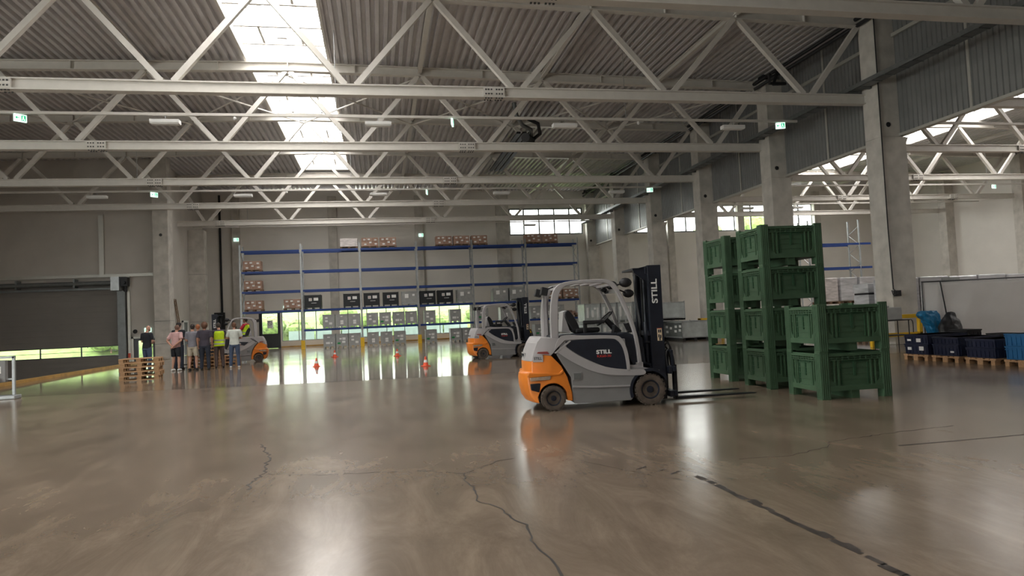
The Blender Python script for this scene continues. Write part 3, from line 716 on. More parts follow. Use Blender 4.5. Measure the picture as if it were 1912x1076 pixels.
# ------------------------------------------------------------------ green bin stacks
def make_bin(label):
    r = thing('bin', label, 'bin')
    W_, D_, H_ = 1.20, 1.00, 0.755
    x0, x1, y0, y1 = -W_ / 2, W_ / 2, -D_ / 2, D_ / 2; pw = 0.15
    b = MB()
    b.box(x0 + .02, x1 - .02, y0 + .02, y1 - .02, 0.135, 0.165)
    b.build('base', MT['bin'], r)
    for (sx, sy) in ((-1, -1), (1, -1), (1, 1), (-1, 1)):
        p = MB(); t = 0.035
        cx, cy = sx * W_ / 2, sy * D_ / 2
        def q(a, b_): return (min(a, b_), max(a, b_))
        xa, xb = q(cx, cx - sx * pw); ya, yb = q(cy, cy - sy * t); p.box(xa, xb, ya, yb, 0, H_)
        xa, xb = q(cx, cx - sx * t); ya, yb = q(cy - sy * t, cy - sy * pw); p.box(xa, xb, ya, yb, 0, H_)
        xa, xb = q(cx - sx * t, cx - sx * pw); ya, yb = q(cy - sy * t, cy - sy * pw); p.box(xa, xb, ya, yb, 0, 0.15)
        for k in range(4):                                  # flutes on the post faces
            d = 0.02 + k * 0.035
            xa, xb = q(cx - sx * d, cx - sx * (d + 0.012)); ya, yb = q(cy, cy + sy * 0.007); p.box(xa, xb, ya, yb, 0.02, H_ - 0.03)
            xa, xb = q(cx, cx + sx * 0.007); ya, yb = q(cy - sy * d, cy - sy * (d + 0.012)); p.box(xa, xb, ya, yb, 0.02, H_ - 0.03)
        p.build('corner_post', MT['bin'], r, bevel=0.006)
    for ax in (0, 1):
        for s in (-1, 1):
            L = (W_ if ax == 0 else D_) / 2 - pw; off = (D_ if ax == 0 else W_) / 2
            m = MB()
            def bx(a0, a1, d0, d1, z0, z1, mi=0):
                lo, hi = min(s * (off - d0), s * (off - d1)), max(s * (off - d0), s * (off - d1))
                if ax == 0: m.box(a0, a1, lo, hi, z0, z1, mi)
                else: m.box(lo, hi, a0, a1, z0, z1, mi)
            bx(-L, L, 0.045, 0.06, 0.14, H_ - 0.075)                        # skin, set back
            bx(-L, L, 0.0, 0.05, 0.13, 0.21)                                # bottom sill over the fork gap
            # slotted top rail: three lips
            for z in (H_ - 0.085, H_ - 0.115, H_ - 0.145): bx(-L, L, 0.008, 0.05, z, z + 0.013)
            for k in range(9): a = -L + (2 * L) * (k + .5) / 9; bx(a - .006, a + .006, 0.012, 0.05, H_ - 0.15, H_ - 0.075)
            bx(-L, L, 0.0, 0.05, H_ - 0.075, H_ - 0.05)
            bx(-L, L, 0.03, 0.05, H_ - 0.05, H_ - 0.03, 0)
            # vertical ribs, deeper pair either side, T slot in the middle
            for a in (-0.62 * L, 0.62 * L, -0.78 * L, 0.78 * L): bx(a - .012, a + .012, 0.018, 0.05, 0.21, H_ - 0.15)
            for z in (0.3, 0.39, 0.48, 0.56): bx(-L, L, 0.034, 0.05, z, z + 0.01)
            for a0, a1 in ((-L, -0.95 * L), (0.95 * L, L)): bx(a0, a1, 0.01, 0.05, 0.21, H_ - 0.15)
            bx(-0.02, 0.02, 0.028, 0.046, 0.36, H_ - 0.15, 1); bx(-0.45 * L, 0.45 * L, 0.03, 0.046, H_ - 0.178, H_ - 0.15, 1)
            for a in (-0.5 * L, 0.5 * L): bx(a - .008, a + .008, 0.032, 0.046, 0.23, H_ - 0.2, 1)
            # curved shoulders at the sill
            for sg in (-1, 1):
                pts = [(sg * L, 0.21), (sg * L * 0.72, 0.21), (sg * L * 0.8, 0.25), (sg * L * 0.92, 0.30), (sg * L, 0.42)]
                a_, b_ = s * (off - 0.012), s * (off - 0.05)
                m.prism(pts, a_, b_, 'y' if ax == 0 else 'x')
            m.build('side_panel', [MT['bin'], MT['bin_dark']], r)
    f = MB(); f.box(-0.07, 0.07, y0 + 0.05, y1 - 0.05, 0.0, 0.135)
    f.build('centre_skid', MT['bin'], r)
    return r
bin0 = None
stacks = [((7.44, 10.15), -0.07, 2, 'the short stack nearest the viewer'), ((7.56, 11.82), -0.06, 4, 'the middle stack of four'), ((7.70, 13.48), -0.03, 4, 'the rear stack of four')]
lev = {2: ['bottom', 'top'], 4: ['bottom', 'second', 'third', 'top']}
for (x, y), a, n, wds in stacks:
    for k in range(n):
        lb = 'green plastic bulk bin, %s of %s' % (lev[n][k] + ' one', wds)
        loc = (x + random.uniform(-.006, .006), y + random.uniform(-.006, .006), k * 0.7555)
        if bin0 is None: bin0 = make_bin(lb); bin0.location = loc; bin0.rotation_euler = (0, 0, a); bin0['group'] = 'green bins in stacks'
        else: copy_tree(bin0, loc, a + random.uniform(-.006, .006), lb)

# ------------------------------------------------------------------ pallets
def pallet_mesh(mb, z=0.0, mi=0):
    """euro pallet 1.2 (x) by 0.8 (y), 0.144 high"""
    for y in (-0.3275, 0.0, 0.3275):
        w_ = 0.145 if y == 0 else 0.1
        for x in (-0.5275, 0, 0.5275): mb.box(x - 0.0725, x + 0.0725, y - w_ / 2, y + w_ / 2, z + 0.022, z + 0.1, mi)
        mb.box(-0.6, 0.6, y - w_ / 2, y + w_ / 2, z, z + 0.022, mi)
    for x in (-0.5275, 0, 0.5275): mb.box(x - 0.0725, x + 0.0725, -0.4, 0.4, z + 0.1, z + 0.122, mi)
    for y, w_ in ((-0.3275, 0.145), (-0.18, 0.1), (0, 0.145), (0.18, 0.1), (0.3275, 0.145)): mb.box(-0.6, 0.6, y - w_ / 2, y + w_ / 2, z + 0.122, z + 0.144, mi)
pal0 = None
def pallet(loc, rz, label, group):
    global pal0
    if pal0 is None:
        r = pal0 = thing('pallet', label, 'pallet', loc, rz, group)
        d = MB(); 
        for y, w_ in ((-0.3275, 0.145), (-0.18, 0.1), (0, 0.145), (0.18, 0.1), (0.3275, 0.145)): d.box(-0.6, 0.6, y - w_ / 2, y + w_ / 2, 0.122, 0.144)
        for x in (-0.5275, 0, 0.5275): d.box(x - 0.0725, x + 0.0725, -0.4, 0.4, 0.1, 0.122)
        d.build('deck', MT['wood'], r)
        for y in (-0.3275, 0.0, 0.3275):
            w_ = 0.145 if y == 0 else 0.1
            s = MB().box(-0.6, 0.6, y - w_ / 2, y + w_ / 2, 0, 0.022)
            for x in (-0.5275, 0, 0.5275): s.box(x - 0.0725, x + 0.0725, y - w_ / 2, y + w_ / 2, 0.022, 0.1)
            s.build('skid', MT['wood'], r)
        return r
    return copy_tree(pal0, loc, rz, label, group)
for k in range(5):
    pallet((-8.0 + (0.02 if k % 2 else -0.02), 25.45, 0.146 * k), 0.10 + random.uniform(-.02, .02), 'wooden pallet in the low stack by the yellow kerb, %s from the floor' % ORD[k], 'pallets in the low stack')
for k in range(7):
    pallet((-7.30, 31.1, 0.146 * k), -0.03 + random.uniform(-.03, .03), 'wooden pallet in the tall stack behind the people, %s from floor' % ORD[k], 'pallets behind the people')
for k in range(3):
    pallet((-6.70, 32.12, 0.146 * k), 0.08 + random.uniform(-.03, .03), 'wooden pallet in the low pile behind the yellow vest, %s from floor' % ORD[k], 'pallets behind the people')

# ------------------------------------------------------------------ blue rack
RY, RX0, BAY = 48.6, -9.05, 3.95
LV = [1.36, 2.72, 4.08, 5.42, 6.84]
def upright(x, y, h, label, depth=1.1):
    r = thing('rack_upright', label, 'rack frame', (x, y, 0), 0, 'upright frames of the rack')
    for dy in (0, depth): 
        MB().box(-0.05, 0.05, dy - 0.035, dy + 0.035, 0, h).build('post', MT['galv'], r)
        MB().box(-0.08, 0.08, dy - 0.07, dy + 0.07, 0, 0.015).build('foot_plate', MT['galv'], r)
    b = MB(); z = 0.3; s = 0
    while z + 0.8 < h:
        b.beam((0, 0, z), (0, depth, z + 0.75) if s % 2 == 0 else (0, depth, z + 0.75), 0.03, 0.03); 
        if s % 2: pass
        b.beam((0, depth, z + 0.75), (0, 0, z + 1.3 if z + 1.3 < h else h - .05), 0.03, 0.03); z += 1.3; s += 1
    b.build('lattice_brace', MT['galv'], r)
    return r
up0 = None
for k in range(7):
    lb = 'galvanised rack frame with lattice bracing, %s' % (['left end of the blue rack', 'second from the left', 'third from the left', 'fourth, at the middle', 'third from the right', 'second from the right', 'right end of the blue rack'][k])
    if up0 is None: up0 = upright(RX0, RY, 7.25, lb)
    else: copy_tree(up0, (RX0 + BAY * k, RY, 0), 0, lb)
def rbeam(x0, x1, y, z, label, grp, hh=0.14, dp=1.1):
    r = thing('rack_beam', label, 'rack beam', (x0, y, z), 0, grp)
    for dy in (-0.04, dp + 0.04):
        MB().box(0.082, x1 - x0 - 0.082, dy - 0.025, dy + 0.025, -hh, 0).build('beam', MT['blue'], r)
        MB().box(0.052, 0.082, dy - 0.04, dy + 0.03, -hh - 0.05, 0.03).build('end_plate', MT['galv'], r)
        MB().box(x1 - x0 - 0.082, x1 - x0 - 0.052, dy - 0.04, dy + 0.03, -hh - 0.05, 0.03).build('end_plate', MT['galv'], r)
    return r
rb0 = None
lvn = ['lowest', 'second', 'third', 'fourth', 'top']
for L, z in enumerate(LV):
    for k in range(6):
        if L == 0 and k == 0: continue
        lb = 'blue rack shelf beams, %s level, %s bay from the left' % (lvn[L], ORD[k])
        if rb0 is None: rb0 = rbeam(RX0 + BAY * k, RX0 + BAY * (k + 1), RY, z, lb, 'blue beams of the rack')
        else: copy_tree(rb0, (RX0 + BAY * k, RY, z), 0, lb)
for k in range(1, 7):
    if k == 3: pass
    o = MB().box(-0.13, 0.13, -0.16, -0.10, 0, 0.62).box(-0.13, -0.09, -0.10, 0.05, 0, 0.62).box(0.09, 0.13, -0.10, 0.05, 0, 0.62).build('post_guard', MT['yellow'], bevel=0.01)
    o.location = (RX0 + BAY * k, RY, 0); tag(o, 'yellow post guard at the foot of the %s rack frame' % ['', 'second', 'third', 'fourth', 'fifth', 'sixth', 'seventh'][k], 'post guard', 'yellow guards on the rack feet')
o = MB().box(-7.3, 9.5, 54.3, 54.42, 0.02, 0.14).build('floor_barrier', MT['kerb']); tag(o, 'long low yellow rail on the floor under the low windows', 'barrier')

# goods on the rack
def label_quads(mb, spots, y, mi0=1):
    for (x, z, w_, h_, mi) in spots: mb.box(x - w_ / 2, x + w_ / 2, y - 0.006, y, z - h_ / 2, z + h_ / 2, mi)
def make_crate(name, label, cat, body, w_=0.80, h_=0.95, dpt=1.1, spots=(), group=None, frame=None, fill=True, feet=True):
    r = thing(name, label, cat, (0, 0, 0), 0, group)
    frame = frame or MT['crate_grey']
    b = MB(); b.box(-w_ / 2 + .02, w_ / 2 - .02, -dpt / 2 + .02, dpt / 2 - .02, 0.12, h_ - 0.05)
    n = 7
    for k in range(n): x = -w_ / 2 + .05 + (w_ - .1) * k / (n - 1); b.box(x - .01, x + .01, -dpt / 2 + 0.008, -dpt / 2 + .02, 0.14, h_ - 0.08)
    b.build('body', body, r)
    f = MB()
    for sx in (-1, 1):
        for sy in (-1, 1): f.box(sx * w_ / 2 - .025 if sx > 0 else sx * w_ / 2, sx * w_ / 2 if sx > 0 else sx * w_ / 2 + .025, (sy * dpt / 2 - .025) if sy > 0 else -dpt / 2, dpt / 2 if sy > 0 else -dpt / 2 + .025, 0.1, h_)
    f.box(-w_ / 2, w_ / 2, -dpt / 2, -dpt / 2 + .025, h_ - 0.075, h_ - 0.03); f.box(-w_ / 2, w_ / 2, -dpt / 2, -dpt / 2 + .025, 0.1, 0.15)
    f.box(-w_ / 2, w_ / 2, dpt / 2 - .025, dpt / 2, h_ - 0.075, h_ - 0.03)
    for a_ in (-w_ / 2, w_ / 2 - .025): f.box(a_, a_ + .025, -dpt / 2, dpt / 2, h_ - 0.075, h_ - 0.03)
    f.build('frame', frame, r)
    if feet:
        q = MB()
        for sx in (-w_ / 2 + .06, 0, w_ / 2 - .06): q.box(sx - .05, sx + .05, -dpt / 2, dpt / 2, 0, 0.1)
        q.build('foot', frame, r)
    if spots:
        for (x, z, ww, hh, m_) in spots: MB().box(x - ww / 2, x + ww / 2, -dpt / 2 - 0.006, -dpt / 2 + .008, z - hh / 2, z + hh / 2).build('label_card', MT[m_], r)
    return r
P_ = 'paper'
kinds = [
    [(-.15, .72, .16, .12, P_), (-.15, .5, .18, .13, P_), (.13, .33, .2, .15, P_)],
    [(-.1, .6, .16, .11, P_), (.12, .6, .2, .16, P_), (.1, .38, .22, .14, P_), (-.22, .3, .2, .12, 'green_tag')],
    [(.0, .78, .14, .06, P_), (.02, .45, .2, .13, P_), (.02, .3, .2, .13, P_)],
    [(-.05, .74, .18, .07, P_), (-.1, .35, .26, .14, P_), (.15, .35, .12, .1, P_)],
]
gp = [None] * 4
def grey_box(k, x, z, label, y=49.15, rz=0.0):
    k = k % 4
    if gp[k] is None:
        gp[k] = make_crate('box_pallet', label, 'crate', MT['crate_grey'], 0.80, 0.97, 1.1, kinds[k], 'grey box pallets in the rack'); gp[k].location = (x, y, z); return gp[k]
    return copy_tree(gp[k], (x, y, z), rz, label)
def bay_of(x):
    k = max(0, min(5, int((x - RX0) / BAY))); return ['first', 'second', 'third', 'fourth', 'fifth', 'sixth'][k]
def row(xs, z, what, where, fn):
    cnt = {}
    tot = {}
    for x in xs: tot[bay_of(x)] = tot.get(bay_of(x), 0) + 1
    for i, x in enumerate(xs):
        b = bay_of(x); cnt[b] = cnt.get(b, 0) + 1
        pos = '' if tot[b] == 1 else ', ' + (['left one', 'right one'] if tot[b] == 2 else ['left one', 'middle one', 'right one'] if tot[b] == 3 else ['leftmost', 'second from left', 'third from left', 'rightmost', 'last'])[cnt[b] - 1]
        fn(i, x, z, '%s %s, %s bay from left%s' % (what, where, b, pos))
row([-3.38, -2.52, -1.66, -0.43, 0.49, 1.43, 3.61, 5.38, 6.23, 8.0, 8.95, 9.9, 11.56, 12.6], 0.0, 'grey steel box pallet,', 'rack floor', lambda i, x, z, l: grey_box([3, 1, 0, 2, 2, 1, 1, 1, 0, 2, 3, 0, 1, 2][i], x, z, l))
row([-3.38, -2.52, -1.66, -0.43, 0.45, 1.38, 2.27, 3.56, 5.39, 7.35, 9.05, 11.3, 12.15, 13.0], LV[0], 'grey steel box pallet,', 'lowest shelf', lambda i, x, z, l: grey_box([0, 2, 2, 0, 1, 3, 2, 0, 3, 1, 2, 0, 2, 3][i], x, z, l))
bk = None
def black_box(i, x, z, l):
    global bk
    if bk is None:
        bk = make_crate('black_box_pallet', l, 'crate', MT['crate_black'], 1.1, 1.0, 1.1, [(-.15, .66, .2, .2, 'paper'), (-.15, .66, .13, .12, 'red_tag'), (.22, .68, .3, .2, 'paper'), (.08, .42, .34, .03, 'white')], 'black box pallets in the rack', MT['crate_black'])
        bk.location = (x, 49.15, z)
    else: copy_tree(bk, (x, 49.15, z), 0, l)
row([-4.40, -1.80, -0.43, 0.88, 3.48, 4.72], LV[1], 'black box pallet with cards,', 'second shelf', black_box)
wg = None
def wide_grey(i, x, z, l):
    global wg
    if wg is None:
        wg = make_crate('mesh_container', l, 'crate', MT['crate_grey'], 1.1, 1.0, 1.1, [(-.2, .66, .25, .28, 'paper'), (.28, .72, .16, .14, 'paper')], 'wide grey containers', MT['galv']); wg.location = (x, 49.15, z)
    else: copy_tree(wg, (x, 49.15, z), 0, l)
row([2.19, 6.12, 8.72, 9.92], LV[1], 'wide grey container,', 'second shelf', wide_grey)
# carton loads: wrapped pallet load = pallet, cartons, labels
cl0 = [None, None]
def carton_load(k, x, z, label):
    if cl0[k]: return copy_tree(cl0[k], (x, 49.15, z), random.uniform(-.02, .02), label)
    r = thing('carton_load', label, 'pallet of boxes', (x, 49.15, z), 0, 'pallets of brown cartons in the rack')
    pm = MB(); pallet_mesh(pm); pm.build('pallet', MT['wood_dark'], r)
    for j in range(2):
        for i in range(2 + (j + k) % 2):
            n = 2 + (j + k) % 2; w_ = 1.16 / n; x0 = -0.58 + i * w_
            MB().box(x0 + .008, x0 + w_ - .008, -0.4 + .01 * i, 0.4, 0.15 + j * .3, 0.15 + j * .3 + .29).build('carton', MT['carton' if (i + j) % 2 else 'carton2'], r)
    for (lx, lz) in ((-.36, .6), (-.05, .62), (.4, .58), (.05, .4), (.42, .3), (-.3, .28)): MB().box(lx - .08, lx + .08, -0.412, -0.395, lz - .05, lz + .05).build('label_card', MT['paper'], r)
    cl0[k] = r; return r
row([-8.28, -5.75], LV[1], 'pallet of brown cartons,', 'on the second shelf', lambda i, x, z, l: carton_load(i % 2, x, z, l))
row([12.75, 14.02], LV[1], 'pallet of brown cartons,', 'on the second shelf', lambda i, x, z, l: carton_load(i % 2, x, z, l))
row([-8.30], LV[2], 'pallet of brown cartons,', 'on the third shelf', lambda i, x, z, l: carton_load(0, x, z, l))
row([-8.32], LV[3], 'pallet of brown cartons,', 'on the fourth shelf', lambda i, x, z, l: carton_load(1, x, z, l))
row([-0.43, 0.84, 4.78, 6.06, 7.36, 11.36, 12.63], LV[4], 'pallet of brown cartons,', 'on the top level', lambda i, x, z, l: carton_load(i % 2, x, z, l))
r = thing('wrapped_load', 'pale stretch-wrapped pallet load on top of the rack, left of the cartons', 'pallet load', (-1.85, 49.15, LV[4]), 0)
pm = MB(); pallet_mesh(pm); pm.build('pallet', MT['wood_dark'], r); MB().box(-.6, .6, -.4, .4, .145, .72).build('wrapped_block', MT['wrap'], r, bevel=0.03)
r = thing('carton_load', 'small heap of brown parcels on the lowest shelf at the right end of the rack', 'pallet of boxes', (14.0, 49.15, LV[0]), 0)
pm = MB(); pallet_mesh(pm); pm.build('pallet', MT['wood_dark'], r)
for i, (a, b, c) in enumerate(((-.3, .15, .2), (.15, .15, .3), (.4, .15, .16), (-.1, .36, .15))): MB().box(a - .2, a + .2, -.3, .2, b, b + c).build('parcel', MT['carton2'], r)
for k, (x, z) in enumerate(((-7.95, LV[1]), (-7.6, LV[1]))): pass

# ------------------------------------------------------------------ steel containers beside the rack
cg = None
n = 0
for lvl in (0, 1):
    for i in range(4):
        x = 10.45 + i * 0.86; lb = 'steel container with pale inserts left of the silver crates, %s, %s from left' % (['floor level', 'upper tier'][lvl], ORD[i])
        if cg is None:
            cg = make_crate('steel_container', lb, 'crate', MT['crate_light'], 0.84, 1.03, 1.2, [(-.26, .55, .1, .5, 'white'), (0, .5, .12, .34, 'white'), (.27, .55, .1, .5, 'white'), (.13, .75, .12, .1, 'paper')], 'steel containers in two tiers', MT['galv']); cg.location = (x, 33.2, 0)
        else: copy_tree(cg, (x, 33.2, lvl * 1.03), 0, lb)
def silver(loc, label, w_=1.4, d_=2.2, rz=0.0):
    r = thing('silver_crate', label, 'crate', loc, rz, 'large silver crates')
    MB().box(-w_ / 2 + .03, w_ / 2 - .03, -d_ / 2 + .03, d_ / 2 - .03, .12, .92).build('body', MT['crate_light'], r)
    f = MB()
    for sx in (-1, 1):
        for sy in (-1, 1): f.box(min(sx * w_ / 2, sx * (w_ / 2 - .04)), max(sx * w_ / 2, sx * (w_ / 2 - .04)), min(sy * d_ / 2, sy * (d_ / 2 - .04)), max(sy * d_ / 2, sy * (d_ / 2 - .04)), 0.1, .98)
    for z in (.12, .9): 
        for sy in (-1, 1): f.box(-w_ / 2, w_ / 2, min(sy * d_ / 2, sy * (d_ / 2 - .04)), max(sy * d_ / 2, sy * (d_ / 2 - .04)), z, z + .05)
        for sx in (-1, 1): f.box(min(sx * w_ / 2, sx * (w_ / 2 - .04)), max(sx * w_ / 2, sx * (w_ / 2 - .04)), -d_ / 2, d_ / 2, z, z + .05)
    f.build('frame', MT['galv'], r)
    MB().box(-w_ / 2 - .01, -w_ / 2 + .04, -d_ / 2 + .06, d_ / 2 - .06, .18, .88).build('end_panel', MT['dgalv'], r)
    for (y, z) in ((-.8, .7), (-.75, .5), (-.3, .68), (-.25, .45), (.3, .6), (.8, .66), (.75, .4)): MB().box(-w_ / 2 - .018, -w_ / 2, y - .13, y + .13, z - .06, z + .06).build('label_card', MT['paper'], r)
    q = MB()
    for sx in (-w_ / 2 + .08, 0, w_ / 2 - .08): q.box(sx - .07, sx + .07, -d_ / 2, d_ / 2, 0, 0.1)
    q.build('foot', MT['black'], r)
    return r
silver((15.40, 32.6, 0), 'large silver steel crate on the floor, front one of the right-hand group', 1.40, 2.0)
silver((14.85, 33.9, 1.0), 'large silver steel crate stacked on top, right of the steel containers', 1.35, 2.0)
silver((14.85, 35.0, 0), 'large silver steel crate on the floor behind the front one', 1.35, 2.6)

# ------------------------------------------------------------------ cones
cone0 = None
for k, (x, y, wds) in enumerate(((-2.38, 27.0, 'leftmost and second nearest'), (1.52, 23.6, 'nearest the second forklift'), (-2.16, 34.4, 'far left one by the rack'), (0.78, 31.95, 'the farther of the two right-hand ones'))):
    lb = 'orange traffic cone with a white band, ' + wds
    if cone0 is None:
        cone0 = r = thing('traffic_cone', lb, 'cone', (x, y, 0), 0, 'traffic cones on the floor')
        MB().box(-.13, .13, -.13, .13, 0, .025).build('base', MT['conered'], r, bevel=0.008)
        MB().lathe([(.10, .02), (.092, .05), (.068, .13)], n=20).lathe([(.047, .22), (.022, .33), (.015, .335)], n=20).build('cone_body', MT['conered'], r, smooth=True)
        MB().lathe([(.0685, .13), (.0475, .22)], n=20).build('reflective_band', MT['paper'], r, smooth=True)
    else: copy_tree(cone0, (x, y, 0), random.uniform(0, 1), lb)

# ------------------------------------------------------------------ forklifts
def bez(pts, n=6):
    """smooth a polyline with Catmull-Rom"""
    P = [Vector((*p, 0)) for p in pts]; out = []
    for i in range(len(P) - 1):
        a = P[max(i - 1, 0)]; b = P[i]; c = P[i + 1]; d = P[min(i + 2, len(P) - 1)]
        for k in range(n):
            t = k / n; q = 0.5 * ((2 * b) + (c - a) * t + (2 * a - 5 * b + 4 * c - d) * t * t + (3 * b - a - 3 * c + d) * t ** 3)
            out.append((q.x, q.y))
    out.append(pts[-1]); return out
def arcp(cx, cz, r, a0, a1, n=12): return [(cx + r * math.cos(math.radians(a0 + (a1 - a0) * i / n)), cz + r * math.sin(math.radians(a0 + (a1 - a0) * i / n))) for i in range(n + 1)]
def shaped(name, poly, yw, mats, parent, xs=(), bevel=0.0, y_in=None):
    """solid from a side profile whose half width is yw(x, z)"""
    bm = bmesh.new(); n = len(poly)
    va = [bm.verts.new((x, -1, z)) for x, z in poly]; vb = [bm.verts.new((x, 1, z)) for x, z in poly]
    bm.faces.new(va); bm.faces.new(vb[::-1])
    for i in range(n): bm.faces.new((va[i], vb[i], vb[(i + 1) % n], va[(i + 1) % n]))
    for x in xs:
        g = bm.verts[:] + bm.edges[:] + bm.faces[:]; bmesh.ops.bisect_plane(bm, geom=g, plane_co=(x, 0, 0), plane_no=(1, 0, 0))
    for yy in (-.66, -.33, 0, .33, .66):
        g = bm.verts[:] + bm.edges[:] + bm.faces[:]; bmesh.ops.bisect_plane(bm, geom=g, plane_co=(0, yy, 0), plane_no=(0, 1, 0))
    for v in bm.verts:
        wv = yw(v.co.x, v.co.z); f = v.co.y; v.co.y = f * wv
        if y_in: v.co.x += y_in(v.co.x, f)
    bmesh.ops.recalc_face_normals(bm, faces=bm.faces); me = bpy.data.meshes.new(name); bm.to_mesh(me); bm.free(); me.materials.append(mats)
    for p in me.polygons: p.use_smooth = True
    try: me.set_sharp_from_angle(angle=0.6)
    except Exception: pass
    o = bpy.data.objects.new(name, me); C.objects.link(o); o.parent = parent
    if bevel:
        md = o.modifiers.new('bevel', 'BEVEL'); md.width = bevel; md.segments = 2; md.limit_method = 'ANGLE'; md.angle_limit = 0.7
    return o
def wheel(r, x, y, rad, wid, side):
    w_ = MB(); o_ = y; s = side
    w_.lathe([(rad * .60, o_ - s * wid), (rad * .93, o_ - s * wid), (rad, o_ - s * wid * .8), (rad, o_ - s * wid * .2), (rad * .94, o_ - s * 0.0), (rad * .80, o_ + s * .006), (rad * .62, o_ - s * .005), (rad * .58, o_ - s * .03)], (x, 0, rad), 'y', 32)
    n = 20
    for k in range(n):
        a = 2 * PI * k / n; R_ = Matrix.Rotation(-a, 3, 'Y')
        w_.obox(Vector((x, o_ - s * wid * .2, rad)) + R_ @ Vector((rad * .985, 0, 0)), rad * .055, wid * .42, rad * .16, R_)
        a += PI / n; R_ = Matrix.Rotation(-a, 3, 'Y')
        w_.obox(Vector((x, o_ - s * wid * .75, rad)) + R_ @ Vector((rad * .985, 0, 0)), rad * .055, wid * .42, rad * .16, R_)
    t = w_.build('wheel', MT['tyre'], r, smooth=True)
    h_ = MB().lathe([(rad * .6, o_ - s * wid * .8), (rad * .6, o_ - s * .01), (rad * .54, o_ - s * .012), (rad * .48, o_ - s * .05), (rad * .25, o_ - s * .06), (rad * .22, o_ - s * .02), (rad * .05, o_ - s * .015)], (x, 0, rad), 'y', 28)
    h_.build('rim', MT['mast'], t, smooth=True)
    b = MB()
    for k in range(6):
        a = 2 * PI * k / 6; b.lathe([(.012, o_ - s * .06), (.012, o_ - s * .035)], (x + rad * .38 * math.cos(a), 0, rad + rad * .38 * math.sin(a)), 'y', 6)
    b.build('wheel_bolts', MT['chrome'], t)
def forklift(label, loc, rz, driver=False, panel=True, name='forklift'):
    r = thing(name, label, 'forklift', loc, rz, 'forklift trucks')
    HW = 0.585
    # grey chassis with front wheel arch
    ch = [(0.10, 0.90), (0.20, 0.72), (0.32, 0.52), (0.335, 0.14), (0.375, 0.09), (1.30, 0.095)] + arcp(1.62, 0.255, 0.315, 205, 60, 14)[0:] + [(1.80, 0.56), (1.60, 0.60), (1.52, 0.62), (1.27, 0.62), (1.24, 1.10), (0.2, 1.14)]
    shaped('chassis', ch, lambda x, z: HW - (0.03 if z < 0.2 else 0) , MT['fl_grey'], r, bevel=0.008)
    MB().box(1.30, 1.80, -0.36, 0.36, 0.12, 0.60).build('axle_housing', MT['mast'], r)
    MB().prism([(0.34, 0.385), (0.70, 0.36), (1.30, 0.345), (1.30, 0.325), (0.70, 0.335), (0.34, 0.36)], -HW - .012, -HW + .01).prism([(0.34, 0.385), (0.70, 0.36), (1.30, 0.345), (1.30, 0.325), (0.70, 0.335), (0.34, 0.36)], HW - .01, HW + .012).build('side_crease', MT['fl_light'], r)
    MB().box(0.345, 0.50, -HW - .008, -HW + .01, .47, .60).box(0.345, 0.50, HW - .01, HW + .008, .47, .60).build('side_hatch', MT['fl_grey'], r, bevel=0.004)
    MB().box(0.36, 0.485, -HW - .012, -HW, .485, .585).box(0.36, 0.485, HW, HW + .012, .485, .585).build('hatch_recess', MT['dgalv'], r, bevel=0.003)
    # light grey swoosh around the black battery door
    outer = bez([(0.06, 0.95), (0.18, 1.19), (0.55, 1.185), (1.02, 1.165), (1.17, 1.12), (1.255, 0.95), (1.29, 0.75), (1.30, 0.57)], 4)
    inner = bez([(1.245, 0.57), (1.225, 0.80), (1.18, 0.98), (1.10, 1.08), (0.98, 1.115), (0.5, 1.125), (0.24, 1.12)], 4)
    lower = bez([(0.24, 1.03), (0.40, 0.90), (0.62, 0.78), (0.90, 0.66), (1.25, 0.60), (1.52, 0.585), (1.52, 0.50), (1.2, 0.505), (0.9, 0.535), (0.6, 0.63), (0.30, 0.80), (0.12, 0.93)], 4)
    for s in (-1, 1):
        a, b = (s * HW, s * (HW + .016))
        MB().prism(outer + inner, a, b).build('door_surround', MT['fl_light'], r, bevel=0.004)
        MB().prism(lower, a, b).build('lower_swoosh', MT['fl_light'], r, bevel=0.004)
        bp = bez([(0.25, 1.10), (0.5, 1.12), (0.98, 1.11), (1.10, 1.075), (1.18, 0.97), (1.225, 0.80), (1.25, 0.575)], 4) + bez([(1.22, 0.57), (1.03, 0.61), (0.76, 0.72), (0.49, 0.86), (0.27, 1.01)], 4)
        if panel: MB().prism(bp, a, s * (HW + .010)).build('battery_door', MT['mast'], r, bevel=0.003)
        else:
            MB().prism(bp, a, s * (HW + .010)).build('battery_door', MT['fl_light'], r, bevel=0.003)
            MB().prism([(0.42, 0.95), (0.62, 0.80), (1.10, 0.93), (0.9, 0.99)], a, s * (HW + .014)).build('dark_chevron', MT['mast'], r)
        MB().prism([(0.06, 0.93), (0.085, 0.915), (0.34, 1.10), (0.325, 1.12)], a, s * (HW + .02)).build('gap_trim', MT['fl_light' if panel else 'mast'], r)
        mw = Matrix.Translation((0.875, s * (HW + .013), 0.903)) @ Matrix.Rotation(PI / 2, 4, 'X') if s < 0 else Matrix.Translation((0.875, s * (HW + .013), 0.903)) @ Matrix.Rotation(PI, 4, 'Z') @ Matrix.Rotation(PI / 2, 4, 'X')
        text('logo_lettering', 'STILL', 0.085, mw, MT['white'], r, 0.003, 0.003, 1.28)
        mw2 = Matrix.Translation((0, 0, -0.068)) @ mw
        text('model_lettering', 'RX60-30', 0.054, mw2, MT['redtext'], r, 0.002, 0.0, 1.2)
    # counterweight
    def cw(x, z): return 0.585 if x > 0.05 else 0.585 - 0.62 * (0.05 - x) ** 1.7
    pull = lambda x, f: (0.10 * (1 - f * f) * -1 if x < -0.1 else 0.0)
